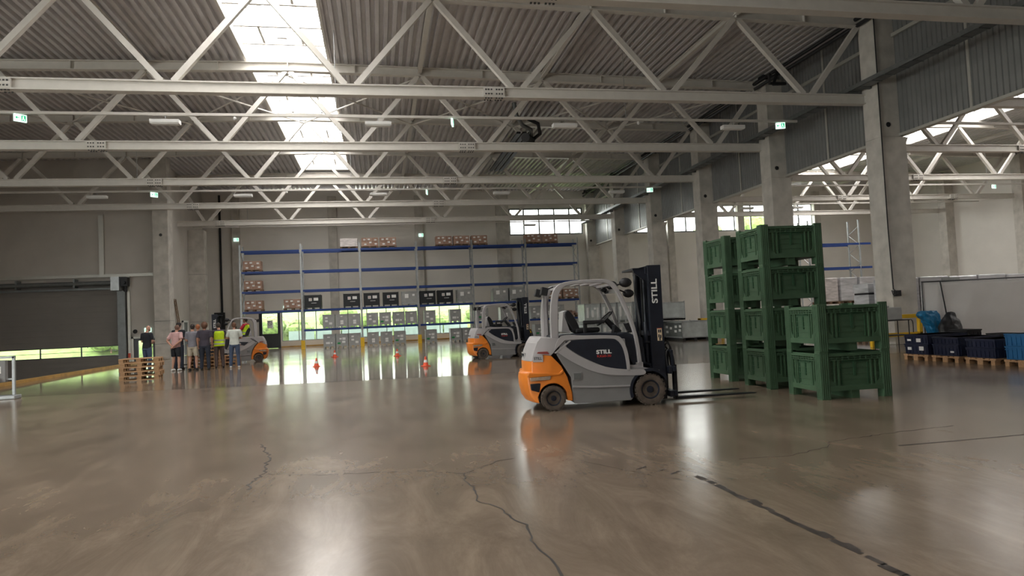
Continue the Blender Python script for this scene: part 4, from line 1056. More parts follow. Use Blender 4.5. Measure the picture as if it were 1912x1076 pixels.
    low = [(0.165, 0.715), (0.26, 0.53), (0.325, 0.28), (0.330, 0.14), (0.245, 0.155)] + [(0.235, 0.24)] + arcp(0.02, 0.215, 0.225, 20, 150, 10) + [(-0.22, 0.22), (-0.20, 0.12), (-0.27, 0.15), (-0.33, 0.24), (-0.365, 0.40), (-0.37, 0.53), (-0.355, 0.60), (-0.30, 0.63), (-0.30, 0.80), (-0.12, 0.905), (0.01, 0.885)]
    shaped('counterweight', low, cw, MT['orange'], r, xs=(-.28, -.2, -.1, 0, .1, .2), bevel=0.012, y_in=pull)
    MB().box(-0.18, 0.22, -0.33, 0.33, 0.12, 0.45).build('rear_axle', MT['mast'], r)
    upc = [(0.005, 0.885), (-0.12, 0.905), (-0.30, 0.80), (-0.26, 0.96), (-0.20, 1.10), (-0.14, 1.185), (0.02, 1.17), (0.20, 1.14), (0.06, 0.94)]
    shaped('rear_cover', upc, lambda x, z: cw(x, z) + 0.002, MT['fl_light'], r, xs=(-.2, -.1, 0), bevel=0.015, y_in=pull)
    for s in (-1, 1):
        MB().prism([(-0.20, 0.955), (-0.05, 0.955), (-0.02, 0.91), (-0.22, 0.93)], s * .555, s * .592).build('rear_lamp', MT['redlamp'], r)
        MB().prism([(-0.345, 0.60), (0.0, 0.585), (-0.02, 0.50), (-0.34, 0.49)], s * .50, s * .592).build('scuffed_bumper', MT['scuff'], r, bevel=.01)
    o = MB().box(-0.375, -0.36, -0.2, 0.2, 0.82, 0.93); o.build('rear_plate', MT['fl_light'], r)
    text('rear_lettering', 'STILL', 0.11, Matrix.Translation((-0.378, 0, 0.87)) @ Matrix.Rotation(-PI / 2, 4, 'Z') @ Matrix.Rotation(PI / 2, 4, 'X'), MT['mast'], r, 0.003, 0.002, 1.2)
    ms = Matrix.Translation((-0.20, -0.537, 0.845)) @ Matrix.Rotation(-0.36, 4, 'Z') @ Matrix.Rotation(PI / 2, 4, 'X')
    pb = MB().box(-.085, .085, -.055, .055, -.012, .004); q_ = pb.build('side_plate', MT['fl_light'], r, bevel=.003); q_.data.transform(ms)
    text('side_plate_lettering', 'STILL', 0.062, ms @ Matrix.Translation((0, 0, .006)), MT['mast'], r, 0.002, 0.001, 0.95)
    for sg in (-1, 1):
        MB().prism([(-0.385, 0.585), (-0.37, 0.625), (0.12, 0.60), (0.19, 0.66), (0.21, 0.62), (0.15, 0.565), (-0.37, 0.545)], sg * .44, sg * .600).build('counterweight_ledge', MT['orange'], r, bevel=.012)
        MB().prism([(-0.34, 0.44), (-0.16, 0.45), (-0.20, 0.30), (-0.33, 0.34)], sg * .40, sg * .535).build('tow_recess', MT['mast'], r, bevel=.01)
    # wheels
    for s in (-1, 1):
        wheel(r, 0.02, s * 0.60, 0.200, 0.17, s); wheel(r, 1.62, s * 0.60, 0.255, 0.22, s)
        fp = arcp(1.62, 0.255, 0.345, 200, 30, 14) + arcp(1.62, 0.255, 0.30, 30, 200, 14)
        MB().prism(fp, s * 0.37, s * 0.60).build('mudguard', MT['mast'], r)
    # cabin floor, dashboard, seat
    MB().prism([(1.25, 0.60), (1.53, 0.60), (1.53, 0.70), (1.42, 0.70), (1.42, 0.66), (1.25, 0.66)], -.55, .55).build('step', MT['fl_light'], r)
    MB().prism([(1.38, 0.66), (1.60, 0.66), (1.56, 1.10), (1.30, 1.20), (1.12, 1.19), (1.18, 1.02)], -.50, .50).build('dashboard', MT['mast'], r, bevel=0.02)
    MB().prism([(0.10, 1.12), (1.14, 1.10), (1.12, 1.19), (0.72, 1.22), (0.1, 1.19)], -.50, .50).build('battery_hood', MT['mast'], r, bevel=0.015)
    se = MB(); se.box(0.50, 0.92, -.23, .23, 1.215, 1.30); se.build('seat', MT['black'], r, bevel=0.03)
    MB().prism(bez([(0.46, 1.25), (0.40, 1.36), (0.33, 1.50), (0.36, 1.60), (0.42, 1.59), (0.50, 1.48), (0.56, 1.34), (0.58, 1.25)], 3), -.22, .22).build('backrest', MT['black'], r, bevel=0.02)
    MB().prism([(0.33, 1.50), (0.36, 1.60), (0.31, 1.58), (0.27, 1.25), (0.42, 1.22)], -.20, .20).build('seat_shell', MT['fl_light'], r)
    MB().box(0.62, 0.98, -.34, -.25, 1.36, 1.42).box(0.62, 0.68, -.33, -.26, 1.2, 1.38).build('armrest', MT['black'], r, bevel=0.015)
    MB().tube([(1.30, 0, 1.18), (1.08, 0, 1.42)], [0.06, 0.045], 10).build('steering_column', MT['black'], r)
    wv = []; dirn = Vector((-0.66, 0, 0.75)).normalized(); e1 = Vector((0, 1, 0)); e2 = dirn.cross(e1)
    for k in range(25): a = 2 * PI * k / 24; wv.append(Vector((1.06, 0, 1.445)) + e1 * 0.17 * math.cos(a) + e2 * 0.17 * math.sin(a))
    sw = MB().tube(wv, 0.016, 6, caps=False)
    for a in (0, 2.1, 4.2): sw.beam((1.06, 0, 1.44), Vector((1.06, 0, 1.44)) + e1 * 0.17 * math.cos(a) + e2 * 0.17 * math.sin(a), .03, .012)
    sw.build('steering_wheel', MT['black'], r)
    MB().obox((1.40, -.22, 1.27), .03, .24, .17, Matrix.Rotation(-.4, 3, 'Y')).tube([(1.38, -.22, 1.15), (1.40, -.22, 1.22)], .02, 6).build('display', MT['black'], r)
    for k, yy in enumerate((-.28, -.34, -.40)): MB().tube([(1.10, yy, 1.18), (1.13, yy, 1.30)], .01, 5).ball((1.13, yy, 1.31), .02, .02, .025, 6).build('lever', MT['black'], r)
    # overhead guard
    go = [(0.03, 1.12), (0.03, 1.48)] + bez([(0.05, 1.72), (0.09, 1.90), (0.17, 2.01), (0.30, 2.065), (0.60, 2.09), (0.92, 2.09), (1.06, 2.06), (1.16, 1.97), (1.26, 1.77), (1.36, 1.52), (1.44, 1.26), (1.49, 0.98), (1.525, 0.62)], 4)
    gi = bez([(1.45, 0.64), (1.435, 0.92), (1.385, 1.24), (1.29, 1.53), (1.18, 1.79), (1.08, 1.955), (0.98, 2.015), (0.88, 2.03), (0.57, 2.03), (0.34, 2.005), (0.24, 1.94), (0.185, 1.82), (0.165, 1.6)], 4) + [(0.155, 1.12)]
    for s in (-1, 1):
        MB().prism(go + gi, s * 0.47, s * 0.55).build('guard_frame', MT['fl_light'], r, bevel=0.012)
    MB().prism([(0.05, 1.15), (0.13, 1.15), (0.13, 1.9), (0.07, 1.9)], 0.40, 0.47).build('rear_pillar', MT['fl_light'], r)
    for x, z in ((0.24, 1.99), (0.42, 2.035), (0.60, 2.05), (0.78, 2.05), (0.95, 2.04), (1.08, 2.0)): MB().box(x - .025, x + .025, -.48, .48, z - .02, z + .015).build('roof_bar', MT['fl_light'], r)
    MB().box(1.16, 1.20, -.48, .48, 1.86, 1.93).build('front_crossbar', MT['fl_light'], r)
    # lamps and mirrors
    for yy in (-.35, .35):
        l_ = MB().obox((-0.02, yy, 1.93), .11, .16, .13, Matrix.Rotation(.25, 3, 'Y')); l_.tube([(0.04, yy, 1.97), (0.14, yy, 2.0)], .015, 5); l_.build('rear_work_lamp', MT['black'], r, bevel=0.02)
    MB().ball((1.33, -.46, 2.02), .11, .06, .08, 10).tube([(1.16, -.5, 1.98), (1.33, -.46, 2.02)], .014, 5).build('front_work_lamp', MT['black'], r, smooth=True)
    MB().ball((1.38, -.42, 1.84), .10, .05, .07, 10).tube([(1.2, -.5, 1.9), (1.38, -.42, 1.84)], .012, 5).build('mirror', MT['black'], r, smooth=True)
    MB().ball((1.33, .46, 2.02), .11, .06, .08, 10).tube([(1.16, .5, 1.98), (1.33, .46, 2.02)], .014, 5).build('front_work_lamp', MT['black'], r, smooth=True)
    MB().tube([(1.15, -.1, 1.98), (1.2, .0, 1.9), (1.12, .1, 1.88), (1.05, .05, 1.96)], .02, 6).ball((1.1, 0.1, 1.93), .06, .05, .04, 8).build('roof_wiring', MT['black'], r)
    # mast
    for s in (-1, 1):
        MB().box(1.74, 1.97, s * .30 if s > 0 else s * .38, s * .38 if s > 0 else s * .30, 0.06, 2.30).build('mast_upright', MT['mast'], r, bevel=0.008)
        MB().box(1.80, 1.93, min(s * .22, s * .295), max(s * .22, s * .295), 0.10, 2.26).build('inner_upright', MT['mast'], r, bevel=0.006)
        MB().tube([(1.70, s * .26, 0.2), (1.70, s * .26, 1.35)], .045, 12).tube([(1.70, s * .26, 1.35), (1.70, s * .26, 2.18)], .024, 10).build('lift_cylinder', MT['mast'], r, smooth=True)
        MB().box(1.66, 1.76, min(s * .18, s * .33), max(s * .18, s * .33), 1.0, 1.03).build('cylinder_clamp', MT['steelworn'], r)
        mw = Matrix.Translation((1.845, s * .383, 1.86)) @ (Matrix.Rotation(PI / 2, 4, 'X') if s < 0 else Matrix.Rotation(PI, 4, 'Z') @ Matrix.Rotation(PI / 2, 4, 'X')) @ Matrix.Rotation(PI / 2, 4, 'Z')
        text('mast_lettering', 'STILL', 0.135, mw, MT['white'], r, 0.003, 0.003, 1.32)
        MB().tube([(1.46, s * .33, 0.75), (1.72, s * .33, 0.62)], .035, 8).build('tilt_cylinder', MT['mast'], r)
    for z0, z1 in ((2.16, 2.27), (1.12, 1.20), (0.35, 0.45)): MB().box(1.70, 1.76, -.37, .37, z0, z1).build('cross_plate', MT['mast'], r, bevel=0.006)
    for yy in (-.10, -.06, .06, .10): MB().box(1.75, 1.765, yy - .012, yy + .012, .4, 2.2).build('lift_chain', MT['steelworn'], r)
    MB().prism([(1.50, 2.24), (1.74, 2.29), (1.74, 2.10), (1.68, 2.05), (1.60, 2.12), (1.52, 2.18)], -.34, -.30).box(1.50, 1.74, -.34, .34, 2.225, 2.26).build('head_bracket', MT['mast'], r)
    MB().tube([(1.58, -.2, 2.2), (1.56, -.2, 1.9), (1.62, -.2, 1.4), (1.60, -.2, 0.8)], .018, 6).tube([(1.60, -.13, 2.2), (1.58, -.13, 1.9), (1.64, -.13, 1.2), (1.60, -.13, 0.8)], .018, 6).build('hydraulic_hose', MT['black'], r, smooth=True)
    st = MB().box(1.85, 1.93, -.388, -.381, 1.03, 1.24); st.build('warning_sticker', MT['warn'], r)
    pc = MB()
    for (zz, xx) in ((1.19, 1.875), (1.19, 1.905), (1.11, 1.875), (1.10, 1.905), (1.06, 1.89)): pc.box(xx - .01, xx + .01, -.392, -.388, zz - .025, zz + .025)
    pc.box(1.85, 1.93, -.392, -.388, 1.232, 1.24, 1); pc.build('sticker_pictograms', [MT['mast'], MT['redtext']], r)
    # carriage and forks
    MB().box(1.98, 2.04, -.50, .50, 0.48, 0.60).box(1.98, 2.04, -.50, .50, 0.10, 0.20).box(1.97, 2.02, -.24, -.18, .1, .75).box(1.97, 2.02, .18, .24, .1, .75).build('fork_carriage', MT['mast'], r, bevel=0.006)
    MB().box(2.045, 2.10, -.52, .52, 0.52, 0.60).box(2.045, 2.10, -.52, .52, 0.12, 0.2).box(2.04, 2.10, -.08, .08, .2, .52).build('side_shift', MT['mast'], r, bevel=0.006)
    gx = MB()
    for yy in (-.46, -.23, 0, .23, .46): gx.box(2.04, 2.07, yy - .015, yy + .015, 0.6, 0.86)
    gx.box(2.04, 2.07, -.475, .475, .84, .87); gx.build('load_backrest', MT['mast'], r)
    for s in (-1, 1):
        yy = s * .33
        f = MB(); f.box(2.10, 2.15, yy - .06, yy + .06, .045, .62); f.prism([(2.10, .045), (3.48, .062), (3.53, .072), (3.48, .078), (2.16, .09)], yy - .06, yy + .06); f.build('fork', MT['steelworn'], r, bevel=0.004)
    for k, (yy, hh) in enumerate(((-.30, .98), (-.24, 1.02), (-.17, .92), (-.36, .88))):
        MB().tube(bez3([(2.0, yy, .60), (1.99, yy, hh - .08), (2.03, yy - .02, hh), (2.09, yy - .03, hh - .1), (2.12, yy - .02, .58)]), .014, 6).build('shift_hose', MT['black'], r, smooth=True)
    return r
def bez3(pts, n=5):
    P = [Vector(p) for p in pts]; out = []
    for i in range(len(P) - 1):
        a = P[max(i - 1, 0)]; b = P[i]; c = P[i + 1]; d = P[min(i + 2, len(P) - 1)]
        for k in range(n):
            t = k / n; out.append(0.5 * ((2 * b) + (c - a) * t + (2 * a - 5 * b + 4 * c - d) * t * t + (3 * b - a - 3 * c + d) * t ** 3))
    out.append(P[-1]); return out
# origin: under the rear axle, on the centre line
def axle_origin(ax, ay, rz): return (ax - math.sin(rz) * 0.60, ay + math.cos(rz) * 0.60, 0)
R1 = math.atan2(10.56 - 10.70, 4.27 - 2.69)
fk1 = forklift('grey and orange forklift with black battery door, nearest, empty, forks towards the green bins', axle_origin(2.69, 10.70, R1), R1)
R2 = 0.10
fk2 = forklift('parked grey and orange forklift in the middle distance before the blue rack', axle_origin(3.84, 25.75, R2), R2)
R3 = PI + 0.20
# the third faces the other way; its left side is towards the viewer
o3 = Vector((-5.50, 33.4, 0)) + Vector((-math.sin(R3), math.cos(R3), 0)) * -0.6
fk3 = forklift('grey and orange forklift with a driver aboard, beside the standing people', o3, R3, panel=False)

# ------------------------------------------------------------------ people
def fused(mb, name, material, parent, voxel=0.012, smooth_it=3):
    o = mb.build(name, material, None, fix=True)
    md = o.modifiers.new('r', 'REMESH'); md.mode = 'VOXEL'; md.voxel_size = voxel; md.use_smooth_shade = True
    sm = o.modifiers.new('s', 'SMOOTH'); sm.iterations = smooth_it; sm.factor = 0.5
    dg = bpy.context.evaluated_depsgraph_get(); dg.update()
    me = bpy.data.meshes.new_from_object(o.evaluated_get(dg)); bpy.data.objects.remove(o)
    me.name = name; me.materials.clear(); me.materials.append(material)
    for p in me.polygons: p.use_smooth = True; p.material_index = 0
    n = bpy.data.objects.new(name, me); C.objects.link(n); n.parent = parent
    return n
def hand(mb, wrist, d, palm_n, curl=0.5, side=1):
    """palm, four unequal fingers bent at the knuckles and a thumb from the side of the palm"""
    d = Vector(d).normalized(); nrm = Vector(palm_n).normalized(); nrm = (nrm - d * nrm.dot(d)).normalized(); sx = d.cross(nrm) * side
    w_ = Vector(wrist)
    mb.tube([w_ - d * .02, w_ + d * .02, w_ + d * .06, w_ + d * .095], [(.020, .026), (.018, .034), (.016, .042), (.014, .040)] if abs(d.cross(Vector((0, 0, 1)) if abs(d.z) < .9 else Vector((1, 0, 0))).normalized().dot(nrm)) > .6 else [(.026, .020), (.034, .018), (.042, .016), (.040, .014)], 8)
    for k, (off, L) in enumerate(((-.030, .072), (-.010, .082), (.010, .076), (.029, .060))):
        p = w_ + d * .09 + sx * off; q = p + (d * math.cos(curl * .5) + nrm * math.sin(curl * .5)) * L * .45
        q2 = q + (d * math.cos(curl * 1.3) + nrm * math.sin(curl * 1.3)) * L * .32; q3 = q2 + (d * math.cos(curl * 2) + nrm * math.sin(curl * 2)) * L * .25
        mb.tube([p - d * .02, p, q, q2, q3], [.0095, .0095, .0088, .008, .0065], 6)
    t = w_ + d * .03 - sx * .032
    mb.tube([w_ + d * .02 - sx * .015, t, t + d * .030 - sx * .022 + nrm * .01, t + d * .058 - sx * .024 + nrm * .02], [.012, .012, .010, .008], 6)
def person(label, loc, rz, scale=1.0, parent=None, arms='down', top=None, bottom=None, shorts=False, shoe=None, hair=None, bald=False, skin=0, vest=None, cap=None, look=(0, 0), lean=0.0, seated=False, big_hair=False, sleeve_mat=None, stance=0.11):
    r = thing('person', label, 'person', loc, rz)
    S = scale
    def V(x, y, z):
        yy = y + lean * max(0, z - .95); return Vector((x * S, yy * S, z * S))
    sk = SKINS[skin]
    zo = 0.0
    if seated:
        hipz = .95
        knee = [V(-.12, .44, hipz + .04), V(.12, .44, hipz + .04)]; ank = [V(-.12, .52, hipz - .40), V(.12, .52, hipz - .40)]
    else:
        knee = [V(-stance - .0, .035, .50), V(stance, .02, .50)]; ank = [V(-stance - .02, -.02, .09), V(stance + .02, -.03, .09)]
    hip = [V(-.095, 0, .92), V(.095, 0, .92)]; sh = [V(-.195, -.01, 1.45), V(.195, -.01, 1.45)]
    if arms == 'behind': el = [V(-.30, -.12, 1.18), V(.30, -.12, 1.18)]; wr = [V(-.05, -.20, .99), V(.06, -.22, .97)]
    elif arms == 'crossed': el = [V(-.27, .06, 1.17), V(.27, .06, 1.17)]; wr = [V(.08, .24, 1.20), V(-.08, .26, 1.16)]
    elif arms == 'front': el = [V(-.25, .02, 1.17), V(.25, .02, 1.17)]; wr = [V(-.10, .25, 1.12), V(.10, .27, 1.16)]
    elif arms == 'wheel': el = [V(-.27, .14, 1.18), V(.27, .14, 1.18)]; wr = [V(-.15, .38, 1.22), V(.15, .38, 1.22)]
    else: el = [V(-.25, -.03, 1.17), V(.25, -.03, 1.17)]; wr = [V(-.25, .06, .93), V(.25, .06, .93)]
    b = MB(); s = S
    R2_ = lambda l: [(a * s, c * s) for a, c in l]
    b.tube([V(0, 0, .88), V(0, .0, .98), V(0, .01, 1.10), V(0, .01, 1.25), V(0, 0, 1.38), V(0, -.01, 1.46), V(0, -.01, 1.52)], R2_([(.10, .155), (.105, .16), (.09, .14), (.105, .155), (.105, .18), (.08, .16), (.05, .06)]), 14)
    hx, hy = look
    hc = V(hx * .03, .025 + hy * .05, 1.665); b.tube([V(0, -.015, 1.46), V(0, -.005, 1.53), V(hx * .02, .01 + hy * .03, 1.60)], [.06 * s, .055 * s, .055 * s], 10)
    b.ball(hc + Vector((0, -.008 * s, .02 * s)), .075 * s, .095 * s, .105 * s, 14)
    b.ball(hc + Vector((0, .025 * s, -.055 * s)), .055 * s, .06 * s, .06 * s, 12)
    fy = Vector((hx, 1, -.0 + hy * -.6)).normalized()
    b.tube([hc + fy * .075 * s + Vector((0, 0, .02 * s)), hc + fy * .112 * s + Vector((0, 0, -.02 * s)), hc + fy * .085 * s + Vector((0, 0, -.03 * s))], [.009 * s, .014 * s, .012 * s], 6)
    b.tube([hc + fy * .078 * s + Vector((-.02 * s, 0, -.055 * s)), hc + fy * .088 * s + Vector((0, 0, -.055 * s)), hc + fy * .078 * s + Vector((.02 * s, 0, -.055 * s))], .008 * s, 6)
    for e in (-1, 1): b.ball(hc + Vector((e * .078 * s, -.005 * s, -.005 * s)), .012 * s, .022 * s, .032 * s, 8)
    for i, e in enumerate((-1, 1)):
        b.tube([V(e * .10, -.01, 1.45), sh[i], sh[i].lerp(el[i], .3), sh[i].lerp(el[i], .6), el[i], el[i].lerp(wr[i], .3), el[i].lerp(wr[i], .7), wr[i]], [.06 * s, .062 * s, .056 * s, .048 * s, .042 * s, .044 * s, .034 * s, .027 * s], 10)
        dd = (wr[i] - el[i]).normalized(); pn = Vector((-e, 0, 0)) if arms == 'down' else Vector((0, 1, -.3)) if arms == 'behind' else Vector((0, 0, -1)) if arms == 'wheel' else Vector((0, -1, 0))
        hand(b, wr[i], dd, pn, 0.6, e)
        b.tube([hip[i] + Vector((0, 0, .04 * s)), hip[i].lerp(knee[i], .25), hip[i].lerp(knee[i], .6), knee[i], knee[i].lerp(ank[i], .3), knee[i].lerp(ank[i], .7), ank[i]], [.092 * s, .088 * s, .07 * s, .055 * s, .058 * s, .042 * s, .036 * s], 12)
        b.tube([ank[i] + Vector((0, -.05 * s, -.05 * s)), ank[i] + Vector((0, .05 * s, -.05 * s)), ank[i] + Vector((0, .15 * s, -.06 * s))], [.035 * s, .036 * s, .025 * s], 8)
    body = fused(b, 'body', sk, r, 0.0085, 2)
    ey = MB()
    for e in (-1, 1): ey.ball(hc + fy * .082 * s + Vector((e * .03 * s, 0, .008 * s)), .011 * s, .009 * s, .008 * s, 8)
    ey.build('eyes', MT['black'], body, smooth=True)
    # clothes
    t = MB()
    t.tube([V(0, 0, .90), V(0, 0, 1.0), V(0, .01, 1.12), V(0, .01, 1.26), V(0, 0, 1.38), V(0, -.01, 1.46), V(0, -.01, 1.515)], R2_([(.135, .19), (.132, .185), (.12, .172), (.13, .18), (.128, .20), (.10, .18), (.065, .075)]), 18)
    for i, e in enumerate((-1, 1)):
        t.tube([V(e * .10, -.01, 1.45), sh[i], sh[i].lerp(el[i], .4), sh[i].lerp(el[i], .78)], [.07 * s, .077 * s, .075 * s, .075 * s], 12)
    fused(t, 'shirt', sleeve_mat or top, r, 0.014, 3)
    if vest:
        t = MB(); t.tube([V(0, 0, .86), V(0, 0, 1.0), V(0, .01, 1.12), V(0, .01, 1.26), V(0, 0, 1.38), V(0, -.01, 1.465)], R2_([(.152, .205), (.15, .20), (.142, .192), (.148, .197), (.15, .215), (.125, .20)]), 20)
        vo = fused(t, 'vest', vest, r, 0.014, 2)
        g = MB()
        for z in (.96, 1.10):
            pts = []
            for k in range(25):
                a = 2 * PI * k / 24; g_ = V(.206 * math.sin(a), .156 * math.cos(a) + .005, z + .0)
                pts.append(g_)
            g.tube(pts, (.006), 4)
            for p in range(24): g.add([pts[p] + Vector((0, 0, -.025)), pts[p + 1] + Vector((0, 0, -.025)), pts[p + 1] + Vector((0, 0, .025)), pts[p] + Vector((0, 0, .025))], [(0, 1, 2, 3)])
        g.build('reflective_tape', MT['galv'], vo)
    t = MB()
    t.tube([V(0, 0, 1.0), V(0, 0, .93), V(0, 0, .84)], R2_([(.118, .17), (.125, .185), (.12, .18)]), 16)
    for i in (0, 1):
        if shorts: t.tube([hip[i], hip[i].lerp(knee[i], .4), hip[i].lerp(knee[i], .86)], [.105 * s, .102 * s, .092 * s], 14)
        else: t.tube([hip[i], hip[i].lerp(knee[i], .4), knee[i], knee[i].lerp(ank[i], .5), ank[i] + Vector((0, 0, -.03 * s if not seated else .02))], [.105 * s, .095 * s, .074 * s, .066 * s, .062 * s], 14)
    fused(t, 'shorts' if shorts else 'trousers', bottom, r, 0.014, 3)
    for i in (0, 1):
        a = ank[i]; q = MB(); q.tube([a + Vector((0, -.075 * s, -.055 * s)), a + Vector((0, -.03 * s, -.045 * s)), a + Vector((0, .05 * s, -.05 * s)), a + Vector((0, .13 * s, -.06 * s)), a + Vector((0, .175 * s, -.066 * s))], [(.03 * s, .034 * s), (.045 * s, .042 * s), (.044 * s, .044 * s), (.034 * s, .046 * s), (.018 * s, .03 * s)][::1], 10)
        fused(q, 'shoe', shoe or MT['black'], r, 0.011, 2)
    if not bald and hair:
        h_ = MB(); k = 1.38 if big_hair else 1.0
        h_.ball(hc + Vector((0, -.022 * s, .035 * s)), .084 * s * k * 1.05, .098 * s * k, .102 * s * k, 14)
        if big_hair: h_.ball(hc + Vector((0, -.04 * s, -.05 * s)), .085 * s, .07 * s, .07 * s, 12)
        else: h_.ball(hc + Vector((0, -.045 * s, -.01 * s)), .072 * s, .062 * s, .075 * s, 12)
        fused(h_, 'hair', hair, r, 0.012, 2)
    if cap:
        h_ = MB(); h_.ball(hc + Vector((0, -.005 * s, .06 * s)), .09 * s, .108 * s, .075 * s, 14); h_.tube([hc + Vector((0, .06 * s, .06 * s)), hc + Vector((0, .17 * s, .045 * s))], [(.01, .07 * s), (.006, .05 * s)], 8)
        h_.build('cap', cap, r, smooth=True)
    return r
def cloth(n, c): return mat(n, c, 0.85, noise=0.12, nscale=7, bump=0.4, bscale=12)
BLK = cloth('black_cotton', (0.014, 0.016, 0.022)); PINK = cloth('pink_cotton', (0.55, 0.34, 0.33)); GREY = cloth('grey_cotton', (0.19, 0.185, 0.215)); DARK = cloth('plum_cotton', (0.05, 0.042, 0.058))
WHT = cloth('white_cotton', (0.56, 0.59, 0.54)); JEAN = cloth('blue_denim', (0.05, 0.075, 0.13)); BEI = cloth('beige_cotton', (0.42, 0.37, 0.29)); BRN = cloth('brown_workwear', (0.085, 0.06, 0.055))
HIV = cloth('hi_vis_yellow', (0.62, 0.85, 0.02)); RED = cloth('red_cotton', (0.42, 0.02, 0.04)); MAR = cloth('maroon_cotton', (0.17, 0.02, 0.05)); NAV = cloth('dark_navy_cotton', (0.02, 0.025, 0.04))
HBR = mat('brown_hair', (0.12, 0.055, 0.03), 0.8, noise=0.4, nscale=30); HDK = mat('dark_hair', (0.03, 0.022, 0.018), 0.8, noise=0.4, nscale=30); HGI = mat('ginger_hair', (0.33, 0.12, 0.05), 0.8, noise=0.4, nscale=30); HST = mat('cropped_hair', (0.16, 0.09, 0.065), 0.85)
person('person in black t-shirt and jeans, shaved head, looking down, behind the low pallet stack', (-9.35, 30.4, 0), -0.45, 1.05, arms='front', top=BLK, bottom=JEAN, bald=True, look=(.1, 1), shoe=MT['black'], lean=0.03)
person('person in pink t-shirt and black shorts, hands clasped behind back', (-8.08, 29.75, 0), -0.35, 1.03, arms='behind', top=PINK, bottom=BLK, shorts=True, hair=HST, shoe=MT['white'], look=(.3, .2), lean=0.12, stance=.12)
person('person in black top and dark cap, mostly hidden behind the pink shirt', (-8.22, 30.7, 0), -0.25, 1.09, arms='crossed', top=BLK, bottom=NAV, hair=HDK, cap=BLK, lean=0.02)
person('person in grey t-shirt and beige shorts with dark hair', (-7.35, 29.4, 0), -0.1, 1.03, arms='front', top=GREY, bottom=BEI, shorts=True, hair=HDK, look=(.3, 0), stance=.12)
person('person with ginger hair standing beyond the grey and plum t-shirts', (-7.40, 30.45, 0), 0.15, 1.03, arms='crossed', top=BRN, bottom=NAV, hair=HGI)
person('person in plum t-shirt and dark trousers with bushy brown hair', (-6.86, 29.25, 0), 0.05, 1.05, arms='down', top=DARK, bottom=NAV, hair=HBR, big_hair=True, skin=1)
person('person standing in a yellow high-visibility vest with grey bands', (-6.50, 30.1, 0), 0.35, 1.04, arms='crossed', top=DARK, sleeve_mat=DARK, bottom=BRN, hair=HDK, vest=HIV, look=(-.4, .3), lean=0.08)
person('person in white t-shirt and blue jeans with arms folded, in front of the left forklift', (-5.83, 29.7, 0), 0.15, 1.03, arms='crossed', top=WHT, bottom=JEAN, hair=HBR, shoe=MT['white'], look=(0, 0), stance=.13)
person('person in maroon top beyond the left forklift, seen past its mast', (-6.95, 35.6, 0), 0.9, 1.0, arms='down', top=MAR, bottom=NAV, hair=HDK)
dr = Matrix.Rotation(R3, 3, 'Z') @ Vector((0.52, 0, 0)) + o3
person('person driving the left forklift, yellow vest over red sleeves and jeans', (dr.x, dr.y, 0.30), R3 - PI / 2 - 0.5, 1.0, arms='wheel', top=RED, sleeve_mat=RED, bottom=JEAN, hair=HDK, vest=HIV, seated=True)

# ------------------------------------------------------------------ right-hand group by the divider
g = thing('impact_guard', 'yellow square-tube impact guard around the foot of the nearest tall column', 'barrier', (0, 0, 0))
for z in (0.30, 0.90): MB().box(15.9, 17.85, 19.85, 19.97, z, z + .13).build('rail', MT['yellow'], g, bevel=0.01); MB().box(15.9, 16.02, 19.97, 21.1, z, z + .13).build('rail', MT['yellow'], g, bevel=0.01)
for x, y in ((15.9, 19.85), (17.73, 19.85), (15.9, 21.1)): MB().box(x, x + .12, y, y + .12, 0, 1.03).build('post', MT['yellow'], g, bevel=0.01)
g = thing('impact_guard', 'yellow impact guard at the third divider column, seen between forklift mast and bins', 'barrier', (0, 0, 0))
for z in (0.30, 0.90): MB().box(16.5, 17.9, 33.4, 33.52, z, z + .13).build('rail', MT['yellow'], g, bevel=0.01)
for x in (16.5, 17.78): MB().box(x, x + .12, 33.4, 33.52, 0, 1.03).build('post', MT['yellow'], g, bevel=0.01)
# tarpaulin on a tube frame
tp = thing('tarpaulin_screen', 'large white tarpaulin stretched on a thin dark frame, right of the tall column', 'tarpaulin', (0, 0, 0))
N, K = 70, 16; vs = []
for j in range(K + 1):
    for i in range(N + 1):
        x = 17.12 + 8.5 * i / N; z = 0.02 + 2.02 * j / K
        yy = 19.0 - 0.1 * (x - 17.1) + 0.035 * math.sin(x * 2.3 + z * 1.1) * (1 - j / K * .6) + 0.03 * math.sin(x * 5.1 - z * 2.2) * math.sin(z * 1.5)
        vs.append((x, yy, z - 0.02 * math.sin((x - 17.1) * PI / 1.2) ** 2 * (j == K)))
tm = MB(); tm.add(vs, [(j * (N + 1) + i, j * (N + 1) + i + 1, (j + 1) * (N + 1) + i + 1, (j + 1) * (N + 1) + i) for j in range(K) for i in range(N)])
o = tm.build('tarpaulin_sheet', MT['tarp'], tp, smooth=True); md = o.modifiers.new('s', 'SOLIDIFY'); md.thickness = 0.006
MB().tube([(17.12, 18.96, 0), (17.12, 18.96, 2.06), (25.6, 18.1, 2.1)], 0.022, 8).build('frame_tube', MT['black'], tp)
MB().tube([(18.0, 18.84, 0), (17.72, 18.86, 2.08)], 0.02, 8).build('frame_tube', MT['black'], tp)
for k in range(6):
    x = 18.5 + k * 1.25; o = thing('wrapped_load', 'tall clear-wrapped pallet load behind the tarpaulin, %s from the left' % ORD[k], 'pallet load', (x + .1, 21.8, 0), 0)
    pm = MB(); pallet_mesh(pm); pm.build('pallet', MT['wood_dark'], o)
    MB().box(-.6, .6, -.42, .42, .146, 2.30 + .02 * (k % 2)).build('wrapped_block', MT['foil'], o, bevel=0.03)
o = thing('wrapped_load', 'clear-wrapped load with dark gaps standing beside the tall column, left of the tarpaulin', 'pallet load', (18.5, 22.8, 0), 0)
